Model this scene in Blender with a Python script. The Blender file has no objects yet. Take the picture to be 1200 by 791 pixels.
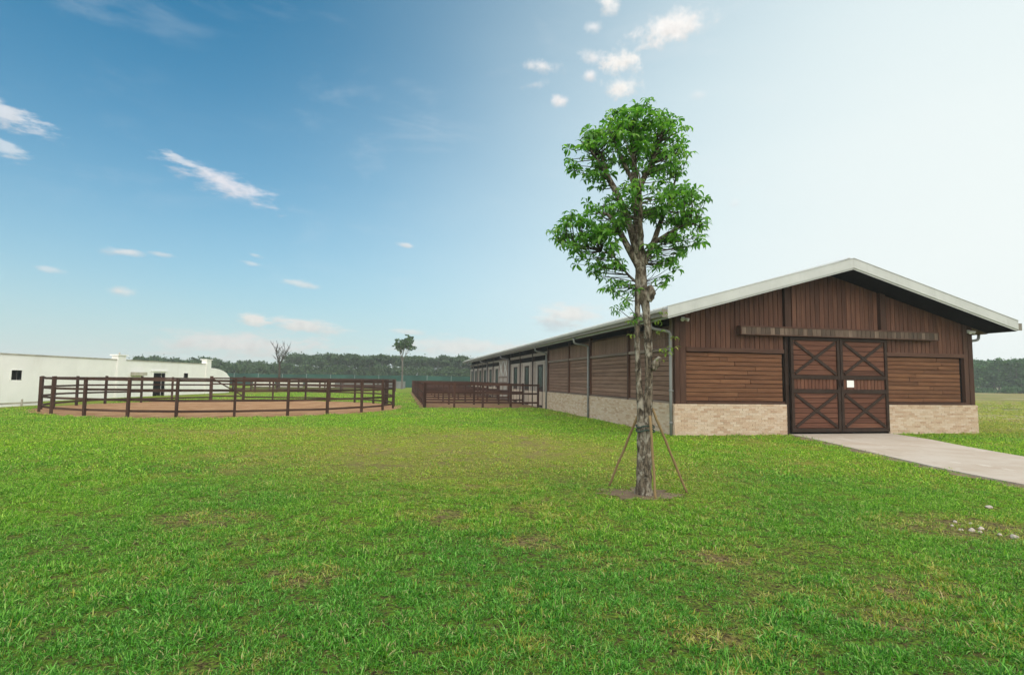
import bpy, math, random
import numpy as np
from mathutils import Vector, Matrix, Euler, noise as mnoise

random.seed(7)
rng = np.random.default_rng(11)
SC = bpy.context.scene
COL = SC.collection
R = math.radians

# ------------------------------------------------------------------ camera
cam_d = bpy.data.cameras.new('camera')
cam = bpy.data.objects.new('camera', cam_d)
COL.objects.link(cam)
cam_d.sensor_fit = 'HORIZONTAL'
cam_d.sensor_width = 36.0
cam_d.lens = 19.444
cam_d.clip_start = 0.05
cam_d.clip_end = 6000
PITCH, ROLL, EYE = .0758, -.0129, 1.6
_c, _s = math.cos(PITCH), math.sin(PITCH)
fw = Vector((0, _c, _s)); up = Vector((0, -_s, _c)); rt = Vector((1, 0, 0))
_c, _s = math.cos(ROLL), math.sin(ROLL)
ra = rt * _c - up * _s
ua = rt * _s + up * _c
cam.matrix_world = Matrix(((ra.x, ua.x, -fw.x, 0), (ra.y, ua.y, -fw.y, 0), (ra.z, ua.z, -fw.z, EYE), (0, 0, 0, 1)))
SC.camera = cam

# ------------------------------------------------------------------ light and exposure
SUN_EL, SUN_AZ = 48.0, 174.0          # azimuth clockwise from +Y (the viewing direction)
sun_d = bpy.data.lights.new('sun', 'SUN')
sun_d.energy = 1.5
sun_d.angle = R(125)           # a veiled sun: hardly any shadow edges in the photograph
sun_d.color = (1.0, .93, .82)
sun = bpy.data.objects.new('sun', sun_d)
COL.objects.link(sun)
to_sun = Vector((math.sin(R(SUN_AZ)) * math.cos(R(SUN_EL)), math.cos(R(SUN_AZ)) * math.cos(R(SUN_EL)), math.sin(R(SUN_EL))))
sun.rotation_euler = to_sun.to_track_quat('Z', 'Y').to_euler()
sun.location = to_sun * 60
vs = SC.view_settings
SC.display_settings.display_device = 'sRGB'
vs.view_transform = 'Standard'
vs.look = 'None'
vs.exposure = 1.5
vs.gamma = 1.0
vs.use_curve_mapping = False
SC.cycles.use_denoising = True
SC.cycles.max_bounces = 6
SC.cycles.transparent_max_bounces = 8
SC.cycles.volume_bounces = 0


# ------------------------------------------------------------------ node helpers
class NT:
    def __init__(s, tree):
        s.t = tree; s.n = tree.nodes; s.l = tree.links
    def node(s, typ, **kw):
        n = s.n.new(typ)
        for k, v in kw.items():
            setattr(n, k, v)
        return n
    def put(s, sock, v):
        if hasattr(v, 'is_output'):
            s.l.new(v, sock)
        elif v is not None:
            if sock.type == 'RGBA' and not hasattr(v, '__len__'):
                v = (v, v, v, 1)
            elif sock.type == 'RGBA' and len(v) == 3:
                v = (*v, 1)
            sock.default_value = v
    def m(s, op, a, b=None, c=None, clamp=False):
        n = s.node('ShaderNodeMath', operation=op); n.use_clamp = clamp
        s.put(n.inputs[0], a)
        if b is not None: s.put(n.inputs[1], b)
        if c is not None: s.put(n.inputs[2], c)
        return n.outputs[0]
    def v(s, op, a, b=None):
        n = s.node('ShaderNodeVectorMath', operation=op)
        s.put(n.inputs[0], a)
        if b is not None:
            s.put(n.inputs['Scale'] if op == 'SCALE' else n.inputs[1], b)
        return n.outputs['Value'] if op in ('DOT_PRODUCT', 'LENGTH', 'DISTANCE') else n.outputs['Vector']
    def mix(s, f, a, b, blend='MIX'):
        n = s.node('ShaderNodeMix', data_type='RGBA', blend_type=blend)
        n.clamp_factor = True
        s.put(n.inputs[0], f); s.put(n.inputs[6], a); s.put(n.inputs[7], b)
        return n.outputs[2]
    def ss(s, x, lo, hi):
        n = s.node('ShaderNodeMapRange', interpolation_type='SMOOTHSTEP')
        s.put(n.inputs['Value'], x)
        n.inputs['From Min'].default_value = lo; n.inputs['From Max'].default_value = hi
        return n.outputs['Result']
    def noise(s, vec, scale, detail=3, rough=.55, dist=0.0, color=False):
        n = s.node('ShaderNodeTexNoise')
        if vec is not None: s.put(n.inputs['Vector'], vec)
        n.inputs['Scale'].default_value = scale; n.inputs['Detail'].default_value = detail
        n.inputs['Roughness'].default_value = rough; n.inputs['Distortion'].default_value = dist
        return n.outputs['Color' if color else 'Fac']
    def mapv(s, vec, scale=(1, 1, 1), loc=(0, 0, 0), rot=(0, 0, 0)):
        n = s.node('ShaderNodeMapping')
        s.put(n.inputs['Vector'], vec); n.inputs['Scale'].default_value = scale
        n.inputs['Location'].default_value = loc; n.inputs['Rotation'].default_value = rot
        return n.outputs[0]
    def sep(s, vec):
        n = s.node('ShaderNodeSeparateXYZ'); s.put(n.inputs[0], vec); return n.outputs
    def comb(s, x, y, z):
        n = s.node('ShaderNodeCombineXYZ')
        s.put(n.inputs[0], x); s.put(n.inputs[1], y); s.put(n.inputs[2], z); return n.outputs[0]
    def ramp(s, f, stops):
        n = s.node('ShaderNodeValToRGB'); s.put(n.inputs[0], f)
        e = n.color_ramp.elements
        while len(e) < len(stops): e.new(.5)
        for k, (p, c) in enumerate(stops):
            e[k].position = p; e[k].color = (*c, 1)
        return n.outputs[0]


# ------------------------------------------------------------------ sky
world = bpy.data.worlds.new('World')
SC.world = world
world.use_nodes = True
w = NT(world.node_tree)
for n in list(w.n): w.n.remove(n)
out = w.node('ShaderNodeOutputWorld'); bg = w.node('ShaderNodeBackground')
w.l.new(bg.outputs[0], out.inputs[0])
bg.inputs['Strength'].default_value = 0.05
sky = w.node('ShaderNodeTexSky')
sky.sky_type = 'NISHITA'; sky.sun_disc = False
sky.sun_elevation = R(SUN_EL); sky.sun_rotation = R(SUN_AZ)
sky.air_density = 1.0; sky.dust_density = 1.2; sky.ozone_density = 2.0; sky.altitude = 50
D = w.v('NORMALIZE', w.node('ShaderNodeTexCoord').outputs['Generated'])
DX, DY, DZ = w.sep(D)


def dirv(az, el):
    return Vector((math.sin(R(az)) * math.cos(R(el)), math.cos(R(az)) * math.cos(R(el)), math.sin(R(el))))


EL = w.m('MAXIMUM', DZ, 0.0)
base = w.mix(1.0, sky.outputs[0], (.05, .80, .94), 'MULTIPLY')
# pale band of haze towards the horizon, all the way round
hz = w.m('POWER', w.m('SUBTRACT', 1.0, EL), 4.1)
wob = w.noise(w.mapv(D, (1, 1, 3)), 1.6, 3)
hz = w.m('MULTIPLY', hz, w.m('ADD', .90, w.m('MULTIPLY', wob, .20)))
col = w.mix(hz, base, (4.9, 5.25, 5.15))
# bright veil of thin cloud round the sun's side of the sky
gd = w.v('DOT_PRODUCT', D, tuple(dirv(57, -1.6)))
gl = w.ss(w.m('ADD', gd, w.m('MULTIPLY', w.m('SUBTRACT', wob, .5), .10)), -.10, 1.10)
gl = w.m('POWER', gl, 1.35)
# unseen veil behind the camera, round the sun, added as white fill light
gs = w.ss(w.m('ADD', w.v('DOT_PRODUCT', D, tuple(dirv(SUN_AZ - 14, SUN_EL - 8))), w.m('MULTIPLY', w.m('SUBTRACT', wob, .5), .15)), -.12, .80)
gl = w.m('MAXIMUM', gl, gs)
col = w.mix(gl, col, (4.3, 5.9, 6.45))           # pale blue first, white only in its bright middle
col = w.mix(w.m('POWER', gl, 1.9), col, (6.6, 6.95, 6.8))
# thin drawn-out veils, hardly there
vw = w.noise(w.mapv(D, (1, 1, 3.0), rot=(0, R(9), 0)), 5.5, 5, .6, .4)
vb = w.noise(D, 2.1, 2)
veil = w.m('MULTIPLY', w.m('MULTIPLY', w.ss(vw, .50, .80), w.ss(vb, .40, .62)), .20)
col = w.mix(veil, col, (6.0, 6.2, 6.3))


PS = w.mapv(D, (1, 1, 3.4), rot=(0, R(9), 0))
NS = w.noise(PS, 27, 6, .63)                      # wind-drawn streaks
NC = w.noise(D, 44, 7, .66)                        # puffs
NSH = w.noise(w.mapv(D, (1, 1, 1), (0, 0, .012)), 60, 3)


def cloud(col, az, el, sa, se, tilt, amp=1.0, edge=.9, puff=False, colr=(6.3, 6.1, 6.05), strength=.95):
    c = dirv(az, el)
    t1 = Vector((math.cos(R(az)), -math.sin(R(az)), 0)); t2 = t1.cross(c) * -1
    if t2.z < 0: t2 = -t2
    a1 = t1 * math.cos(R(tilt)) + t2 * math.sin(R(tilt)); a2 = -t1 * math.sin(R(tilt)) + t2 * math.cos(R(tilt))
    u = w.m('MULTIPLY', w.v('DOT_PRODUCT', D, tuple(a1)), 1 / math.sin(R(sa)))
    v = w.m('MULTIPLY', w.v('DOT_PRODUCT', D, tuple(a2)), 1 / math.sin(R(se)))
    front = w.m('GREATER_THAN', w.v('DOT_PRODUCT', D, tuple(c)), .5)
    r = w.m('SQRT', w.m('ADD', w.m('MULTIPLY', u, u), w.m('MULTIPLY', v, v)))
    body = w.m('ADD', w.m('SUBTRACT', 1.0, r), w.m('MULTIPLY', w.m('SUBTRACT', NC if puff else NS, .5), 3.0 * amp))
    a = w.m('MULTIPLY', w.m('MULTIPLY', w.ss(body, .05, edge), front), strength)
    lit = w.m('ADD', .84, w.m('MULTIPLY', w.ss(w.m('ADD', v, w.m('MULTIPLY', w.m('SUBTRACT', NSH, .5), 1.6)), -.9, .35), .16))
    return w.mix(a, col, w.v('SCALE', tuple(colr), w.m('MULTIPLY', lit, w.m('ADD', .90, w.m('MULTIPLY', NSH, .18)))))


CL = [  # az, el, half width, half height, tilt, noise amp, edge, puffy, colour, strength
    (-44.2, 19.3, 4.2, 1.15, -9, 0.75, 0.8, False, (5.9, 6.0, 6.2), 0.8),
    (-44.3, 17.1, 3.2, 0.8, -14, 0.75, 0.8, False, (5.7, 6.0, 6.2), 0.65),
    (-28.4, 17.4, 5.6, 1.4, -15, 0.75, 1.15, False, (6.4, 6.2, 6.4), 0.85),
    (-31.5, 18.6, 2.2, 0.5, -16, 0.8, 0.9, False, (6.0, 6.1, 6.3), 0.6),
    (-35.6, 10.3, 2.0, 0.45, 0, 0.7, 0.9, False, (5.9, 5.8, 5.7), 0.75),
    (-32.8, 10.5, 1.4, 0.3, -3, 0.7, 0.9, False, (5.9, 5.8, 5.7), 0.5),
    (-35.6, 7.0, 1.4, 0.65, -6, 0.51, 1.15, True, (6.1, 5.8, 5.5), 0.9),
    (-40.4, 8.2, 1.3, 0.4, -8, 0.7, 0.9, False, (5.8, 5.8, 5.8), 0.5),
    (-25.3, 11.3, 1.0, 0.28, -10, 0.7, 0.9, False, (5.9, 6.0, 6.0), 0.5),
    (-25.6, 10.5, 1.2, 0.35, -10, 0.7, 0.9, False, (5.9, 6.0, 6.0), 0.5),
    (-20.9, 8.9, 2.4, 0.5, -8, 0.7, 0.9, False, (5.9, 5.9, 5.7), 0.6),
    (-11.1, 13.4, 1.0, 0.4, -4, 0.6, 0.8, False, (6.1, 6.1, 6.0), 0.7),
    (-25.3, 5.35, 1.7, 0.8, -8, 0.7, 0.8, False, (6.3, 5.9, 5.5), 0.8),
    (-20.2, 4.9, 4.6, 0.95, -6, 0.7, 0.8, False, (6.2, 5.8, 5.5), 0.75),
    (-10.4, 4.7, 2.2, 0.5, -3, 0.7, 0.9, False, (6.2, 5.9, 5.6), 0.6),
    (-26, 2.9, 11.0, 1.6, 0, 0.7, 0.9, False, (5.9, 5.4, 5.2), 0.7),
    (-5, 3.2, 9.0, 1.5, 0, 0.7, 0.9, False, (6.1, 5.7, 5.4), 0.65),
    (6.0, 6.7, 4.4, 1.6, 2, 0.6, 0.9, False, (6.2, 6.0, 5.7), 0.8),
    (4.3, 5.6, 2.6, 0.8, 0, 0.6, 1.0, False, (4.3, 4.6, 4.7), 0.7),
    (16.5, 32.6, 4.4, 1.75, 4, 0.64, 0.95, True, (7.0, 6.8, 6.6), 0.98),
    (13.2, 31.4, 1.0, 0.35, 18, 0.64, 1.15, True, (6.6, 6.6, 6.5), 0.5),
    (11.3, 30.3, 2.4, 1.4, -6, 0.72, 0.95, True, (7.0, 6.8, 6.5), 0.97),
    (8.4, 31.0, 1.9, 0.9, -10, 0.72, 1.05, True, (6.7, 6.6, 6.5), 0.8),
    (7.9, 29.5, 1.0, 0.7, 0, 0.59, 1.05, True, (6.8, 6.6, 6.5), 0.9),
    (11.4, 28.3, 2.3, 1.3, 0, 0.68, 0.95, True, (7.0, 6.8, 6.5), 0.95),
    (2.9, 30.5, 2.5, 0.8, -6, 0.68, 1.1, True, (6.6, 6.5, 6.4), 0.9),
    (2.3, 28.9, 1.6, 0.55, 6, 0.72, 1.25, True, (6.3, 6.3, 6.3), 0.6),
    (4.8, 27.4, 1.1, 0.85, 4, 0.51, 0.95, True, (6.8, 6.6, 6.5), 0.95),
    (10.0, 35.2, 1.4, 1.3, -24, 0.59, 0.95, True, (6.9, 6.8, 6.6), 0.95),
    (8.3, 33.4, 1.2, 0.65, 0, 0.68, 1.15, True, (6.5, 6.5, 6.5), 0.75),
    (19.0, 26.9, 1.0, 0.6, 0, 0.59, 1.25, True, (6.5, 6.6, 6.6), 0.5),
    (22.2, 17.0, 0.8, 0.5, 0, 0.7, 0.9, False, (6.5, 6.6, 6.6), 0.5),
]
for c in CL:
    col = cloud(col, *c)
w.put(bg.inputs['Color'], col)


# ------------------------------------------------------------------ mesh helpers
class MB:
    def __init__(s):
        s.v = []; s.f = []; s.mi = []; s.sm = []
    def add(s, verts, faces, mi=0, smooth=False):
        o = len(s.v)
        s.v += [tuple(p) for p in verts]
        for f in faces:
            s.f.append(tuple(i + o for i in f)); s.mi.append(mi); s.sm.append(smooth)
        return s
    def box(s, x0, x1, y0, y1, z0, z1, mi=0):
        V = [(x, y, z) for z in (z0, z1) for y in (y0, y1) for x in (x0, x1)]
        F = [(0, 2, 3, 1), (4, 5, 7, 6), (0, 1, 5, 4), (2, 6, 7, 3), (0, 4, 6, 2), (1, 3, 7, 5)]
        return s.add(V, F, mi)
    def bar(s, p, q, wd, th, side=None, mi=0):
        """box from p to q, width wd along 'side', thickness th across"""
        p = Vector(p); q = Vector(q); d = (q - p).normalized()
        sd = Vector(side) if side is not None else (Vector((0, 0, 1)) if abs(d.z) < .9 else Vector((1, 0, 0)))
        sd = (sd - d * sd.dot(d)).normalized(); n = d.cross(sd)
        V = [c + sd * (a * wd / 2) + n * (b * th / 2) for c in (p, q) for a, b in ((-1, -1), (1, -1), (1, 1), (-1, 1))]
        return s.add(V, [(0, 1, 2, 3), (7, 6, 5, 4), (0, 4, 5, 1), (1, 5, 6, 2), (2, 6, 7, 3), (3, 7, 4, 0)], mi)
    def prism(s, poly, axis, c0, c1, mi=0, mis=None):
        """poly of 2D points extruded along axis ('x','y','z')"""
        n = len(poly)
        def P(a, b, c):
            return {'x': (c, a, b), 'y': (a, c, b), 'z': (a, b, c)}[axis]
        V = [P(a, b, c0) for a, b in poly] + [P(a, b, c1) for a, b in poly]
        o = len(s.v); s.v += V
        F = [tuple(range(n)), tuple(range(2 * n - 1, n - 1, -1))] + [(i, i + n, (i + 1) % n + n, (i + 1) % n) for i in range(n)]
        M = [mi, mi] + [(mis[i] if mis else mi) for i in range(n)]
        for f, mm in zip(F, M):
            s.f.append(tuple(i + o for i in f)); s.mi.append(mm); s.sm.append(False)
        return s
    def tube(s, pts, rad, n=8, mi=0, caps=True, lump=0.0, lscale=6.0):
        pts = [Vector(p) for p in pts]
        rad = rad if hasattr(rad, '__len__') else [rad] * len(pts)
        o = len(s.v); u = None
        for i, p in enumerate(pts):
            d = (pts[min(i + 1, len(pts) - 1)] - pts[max(i - 1, 0)]).normalized()
            if u is None:
                u = d.orthogonal().normalized()
            u = (u - d * u.dot(d)).normalized(); v = d.cross(u)
            for k in range(n):
                a = 2 * math.pi * k / n
                q = u * math.cos(a) + v * math.sin(a); r = rad[i]
                if lump:
                    pp = p + q * r
                    r *= 1 + lump * (mnoise.noise(pp * lscale) + .6 * mnoise.noise(pp * lscale * 2.7) + .4 * mnoise.noise(Vector((pp.x * 20, pp.y * 20, pp.z * 9))))
                s.v.append(tuple(p + q * r))
        for i in range(len(pts) - 1):
            for k in range(n):
                a = o + i * n + k; b = o + i * n + (k + 1) % n
                s.f.append((a, b, b + n, a + n)); s.mi.append(mi); s.sm.append(True)
        if caps:
            s.f.append(tuple(o + k for k in range(n - 1, -1, -1))); s.mi.append(mi); s.sm.append(False)
            e = o + (len(pts) - 1) * n
            s.f.append(tuple(e + k for k in range(n))); s.mi.append(mi); s.sm.append(False)
        return s
    def mesh(s, name, mats, fix=True):
        me = bpy.data.meshes.new(name)
        me.from_pydata(s.v, [], s.f)
        for m_ in (mats if isinstance(mats, (list, tuple)) else [mats]): me.materials.append(m_)
        me.polygons.foreach_set('material_index', s.mi)
        me.polygons.foreach_set('use_smooth', s.sm)
        if fix and len(s.f) < 20000:
            import bmesh
            bm = bmesh.new(); bm.from_mesh(me); bmesh.ops.recalc_face_normals(bm, faces=bm.faces); bm.to_mesh(me); bm.free()
        me.update()
        return me


def link(name, me, parent=None, loc=None, rot=None):
    o = bpy.data.objects.new(name, me)
    COL.objects.link(o)
    if parent is not None: o.parent = parent
    if loc is not None: o.location = loc
    if rot is not None: o.rotation_euler = rot
    return o


def obj(name, mb, mats, parent=None, loc=None, rot=None):
    return link(name, mb.mesh(name, mats), parent, loc, rot)


def tag(o, label=None, cat=None, group=None, kind=None):
    if label: o['label'] = label
    if cat: o['category'] = cat
    if group: o['group'] = group
    if kind: o['kind'] = kind
    return o


def thing(name, label, cat, loc=(0, 0, 0), rz=0.0, group=None):
    o = link(name, None, None, loc, (0, 0, rz))
    o.empty_display_size = .2
    return tag(o, label, cat, group)


# ------------------------------------------------------------------ materials
def mat(name, rough=.8, spec=.3):
    m = bpy.data.materials.new(name); m.use_nodes = True
    t = NT(m.node_tree); b = m.node_tree.nodes['Principled BSDF']
    b.inputs['Roughness'].default_value = rough
    b.inputs['Specular IOR Level'].default_value = spec
    return m, t, b


def bump(t, b, h, strength=.3, dist=.01):
    n = t.node('ShaderNodeBump'); n.inputs['Strength'].default_value = strength; n.inputs['Distance'].default_value = dist
    t.put(n.inputs['Height'], h); t.l.new(n.outputs[0], b.inputs['Normal'])


def wood(name, stops, rough=.55, spec=.35, vary=.35, wear=.0, wearcol=(.2, .17, .15)):
    """boards: grain runs along local X, every object its own tone"""
    m, t, b = mat(name, rough, spec)
    oc = t.node('ShaderNodeTexCoord').outputs['Object']; oi = t.node('ShaderNodeObjectInfo')
    rnd = oi.outputs['Random']
    off = t.comb(t.m('MULTIPLY', rnd, 37.0), t.m('MULTIPLY', rnd, 91.0), t.m('MULTIPLY', rnd, 17.0))
    p = t.v('ADD', oc, off)
    g = t.noise(t.mapv(p, (1.3, 26, 26)), 1.0, 5, .65, .6)
    g2 = t.noise(t.mapv(p, (.8, 5, 5)), 1.0, 3, .6)
    f = t.m('ADD', t.m('MULTIPLY', g, .62), t.m('MULTIPLY', g2, .38))
    f = t.m('ADD', f, t.m('MULTIPLY', t.m('SUBTRACT', rnd, .5), vary))
    c = t.ramp(f, stops)
    hsv = t.node('ShaderNodeHueSaturation'); t.put(hsv.inputs['Color'], c)
    t.put(hsv.inputs['Value'], t.m('ADD', .87, t.m('MULTIPLY', t.m('FRACT', t.m('MULTIPLY', rnd, 7.31)), .26)))
    c = hsv.outputs[0]
    if wear:
        c = t.mix(t.m('MULTIPLY', t.ss(t.noise(t.mapv(p, (2, 9, 9)), 1.0, 4), .45, .75), wear), c, wearcol)
    t.put(b.inputs['Base Color'], c)
    bump(t, b, g, .35, .006)
    return m


def plain(name, c, rough=.6, spec=.3, nz=.12, nscale=3.0, metal=0.0, dirt=None):
    m, t, b = mat(name, rough, spec)
    oc = t.node('ShaderNodeTexCoord').outputs['Object']
    n = t.noise(oc, nscale, 5, .6)
    c1 = tuple(x * (1 - nz) for x in c); c2 = tuple(min(1, x * (1 + nz)) for x in c)
    cc = t.mix(t.ss(n, .25, .75), c1, c2)
    if dirt:
        k = t.noise(t.mapv(oc, (1, 1, .25)), nscale * 2.2, 5, .65)
        cc = t.mix(t.m('MULTIPLY', t.ss(k, .5, .8), dirt[1]), cc, dirt[0])
    t.put(b.inputs['Base Color'], cc)
    t.put(b.inputs['Roughness'], t.m('ADD', rough - .08, t.m('MULTIPLY', n, .16)))
    b.inputs['Metallic'].default_value = metal
    bump(t, b, n, .12, .01)
    return m


M = {}
M['clad'] = wood('cladding_wood', [(.2, (.042, .019, .013)), (.5, (.100, .045, .029)), (.8, (.20, .098, .062))], .65, .16, .12)
M['clad_red'] = wood('shutter_wood', [(.2, (.056, .024, .013)), (.5, (.135, .060, .031)), (.8, (.25, .125, .065))], .65, .16, .10)
M['clad_door'] = wood('door_board_wood', [(.2, (.050, .020, .013)), (.5, (.105, .043, .027)), (.8, (.18, .085, .05))], .65, .16, .16)
M['clad_side'] = wood('side_cladding_wood', [(.2, (.100, .060, .045)), (.5, (.190, .112, .082)), (.8, (.27, .175, .135))], .7, .12, .14)
M['trim'] = wood('trim_wood', [(.2, (.032, .016, .011)), (.5, (.072, .036, .025)), (.8, (.13, .070, .048))], .65, .15, .2)
M['trim_side'] = wood('side_trim_wood', [(.2, (.12, .085, .068)), (.5, (.19, .14, .115)), (.8, (.26, .205, .175))], .7, .12, .2)
M['grey_wood'] = wood('weathered_stall_wood', [(.2, (.23, .195, .16)), (.5, (.35, .305, .26)), (.8, (.46, .41, .36))], .7, .12, .25)
M['header'] = wood('header_slat_wood', [(.2, (.034, .024, .018)), (.5, (.085, .058, .042)), (.8, (.20, .145, .11))], .6, .2, .34)
M['frame'] = plain('dark_door_frame', (.030, .018, .013), .6, .15, .25, 6)
M['dark'] = plain('dark_interior', (.010, .008, .007), .9, .05, .2, 2)
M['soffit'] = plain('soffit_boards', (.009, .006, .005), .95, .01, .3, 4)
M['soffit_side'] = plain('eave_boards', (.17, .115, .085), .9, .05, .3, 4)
M['metal'] = plain('galvanised_roof_metal', (.45, .465, .455), .55, .2, .06, 1.5, .0, ((.29, .295, .285), .35))
M['gutter'] = plain('gutter_metal', (.175, .160, .135), .6, .15, .12, 2, 0, ((.08, .07, .06), .5))
M['gutter_lip'] = plain('gutter_lip_metal', (.36, .345, .31), .6, .15, .1, 2)
M['pipe'] = plain('grey_plastic_pipe', (.20, .205, .205), .5, .2, .08, 2)
M['white_plastic'] = plain('white_lamp_casing', (.55, .55, .53), .5, .3, .05, 3)
M['paper'] = plain('white_paper', (.80, .80, .78), .8, .2, .03, 9)
M['glass'] = plain('dark_greenish_pane', (.040, .056, .048), .2, .3, .3, 1.2)
M['fence'] = wood('fence_wood', [(.2, (.022, .011, .009)), (.5, (.050, .026, .019)), (.8, (.10, .054, .040))], .7, .12, .25, .25, (.13, .085, .062))
M['fence_red'] = wood('paddock_fence_wood', [(.2, (.024, .011, .008)), (.5, (.054, .025, .018)), (.8, (.10, .050, .036))], .7, .12, .25, .15, (.12, .07, .05))
M['bamboo'] = wood('stake_wood', [(.2, (.13, .085, .04)), (.5, (.21, .145, .07)), (.8, (.32, .235, .13))], .7, .15, .3)
M['white_wall'] = plain('whitewashed_wall', (.83, .822, .80), .9, .1, .05, .6, 0, ((.66, .64, .59), .45))
M['coping'] = plain('stained_coping', (.40, .37, .31), .9, .1, .3, 1.2, 0, ((.16, .14, .11), .7))
M['strap'] = plain('green_tree_tie', (.040, .060, .050), .8, .1, .3, 40)
M['stone'] = plain('pale_stone', (.44, .385, .34), .9, .1, .3, 14, 0, ((.22, .17, .13), .7))
M['netting'] = plain('green_shade_net', (.024, .072, .058), .9, .1, .35, .35)
M['net_post'] = plain('net_post_metal', (.16, .20, .19), .6, .2, .1, 2)
M['shed_white'] = plain('far_white_wall', (.62, .60, .56), .9, .1, .2, .5)
M['shed_grey'] = plain('far_grey_wall', (.16, .165, .165), .9, .1, .25, .5)


def brick_material():
    m, t, b = mat('split_face_brick', .9, .15)
    oc = t.node('ShaderNodeTexCoord').outputs['Object']
    ri = t.node('ShaderNodeNewGeometry').outputs['Random Per Island']
    c = t.ramp(ri, [(0, (.42, .29, .205)), (.3, (.51, .38, .28)), (.6, (.54, .42, .32)), (.85, (.59, .485, .39)), (1, (.47, .36, .27))])
    n = t.noise(oc, 30, 4, .65)
    c = t.mix(t.m('MULTIPLY', t.ss(n, .35, .75), .35), c, (.30, .22, .15))
    c = t.mix(t.m('MULTIPLY', t.ss(t.noise(oc, 1.6, 4), .5, .75), .3), c, (.56, .46, .35))
    t.put(b.inputs['Base Color'], c); bump(t, b, n, .6, .02)
    return m


M['brick'] = brick_material()
M['mortar'] = plain('mortar', (.50, .40, .31), .95, .1, .12, 12)


def turf_nodes(t, pos):
    """shared colour logic of the lawn: (live green with painted near dimming, dry factor, bare factor) from the place on the ground"""
    flat = t.v('MULTIPLY', pos, (1, 1, 0))
    x, y, _ = t.sep(flat)
    n1 = t.noise(flat, .22, 3, .55)
    n2 = t.noise(flat, 1.1, 4, .6)
    n3 = t.noise(flat, 4.0, 4, .7)
    def blob(cx, cy, rx, ry):
        a = t.m('MULTIPLY', t.m('SUBTRACT', x, cx), 1 / rx); c = t.m('MULTIPLY', t.m('SUBTRACT', y, cy), 1 / ry)
        r = t.m('SQRT', t.m('ADD', t.m('MULTIPLY', a, a), t.m('MULTIPLY', c, c)))
        return t.ss(r, 1.25, .35)
    worn = t.m('MAXIMUM', t.m('MULTIPLY', blob(-1.2, 12.8, 4.6, 5.2), 1.15), t.m('MULTIPLY', blob(.4, 14.5, 1.6, 2.6), 1.25))
    worn = t.m('MAXIMUM', worn, t.m('MULTIPLY', blob(-7, 15.5, 6, 2.4), .6))
    worn = t.m('MAXIMUM', worn, t.m('MULTIPLY', blob(2.2, 10.5, 2.0, 3.5), .75))
    stony = blob(5.2, 6.4, 1.3, .7)
    mead = t.m('MULTIPLY', t.ss(t.m('ADD', t.m('ADD', t.m('MULTIPLY', x, .30), y), t.m('MULTIPLY', n2, 4.0)), 24.5, 27.0), t.ss(x, 11.0, 14.0))
    s = t.m('ADD', t.m('MULTIPLY', n1, .40), t.m('ADD', t.m('MULTIPLY', n2, .32), t.m('MULTIPLY', n3, .28)))
    dry = t.m('ADD', t.ss(s, .48, .68), t.m('MULTIPLY', worn, .55))
    spots = 0.0
    for sx, sy, sr in ((.25, 5.6, .38), (3.2, 4.5, .5), (1.9, 5.2, .36), (-1.6, 4.6, .42), (-.9, 6.6, .5), (2.6, 3.9, .3), (-3.4, 6.4, .6), (1.2, 3.6, .25)):
        spots = t.m('MAXIMUM', spots, blob(sx, sy, sr, sr * .7))
    spots = t.m('MULTIPLY', spots, t.ss(n3, .36, .56))
    dry = t.m('ADD', dry, t.m('MULTIPLY', spots, .6))
    dry = t.m('ADD', dry, t.m('MULTIPLY', stony, .5))
    dry = t.m('ADD', dry, t.m('MULTIPLY', mead, .75), clamp=True)
    bare = t.m('MULTIPLY', t.ss(t.m('ADD', n2, t.m('MULTIPLY', worn, .10)), .60, .74), t.m('ADD', .25, t.m('MULTIPLY', worn, .40)))
    bare = t.m('MAXIMUM', bare, t.m('MAXIMUM', t.m('MULTIPLY', stony, t.ss(n3, .38, .6)), spots))
    bare = t.m('MAXIMUM', bare, t.m('MULTIPLY', mead, t.m('MULTIPLY', t.ss(t.noise(t.v('MULTIPLY', flat, (.25, 1, 1)), .22, 3), .5, .62), .8)))
    lush_dim = t.m('ADD', t.ss(t.noise(flat, .33, 3), .30, .72), t.m('SUBTRACT', t.ss(y, 7.5, 3.5), t.m('MULTIPLY', t.ss(y, 7.0, 15.0), .75)))  # noise lushness, plus a darker near lawn painted as vignette-like falloff
    return dry, bare, lush_dim, mead, n2, n3


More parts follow.
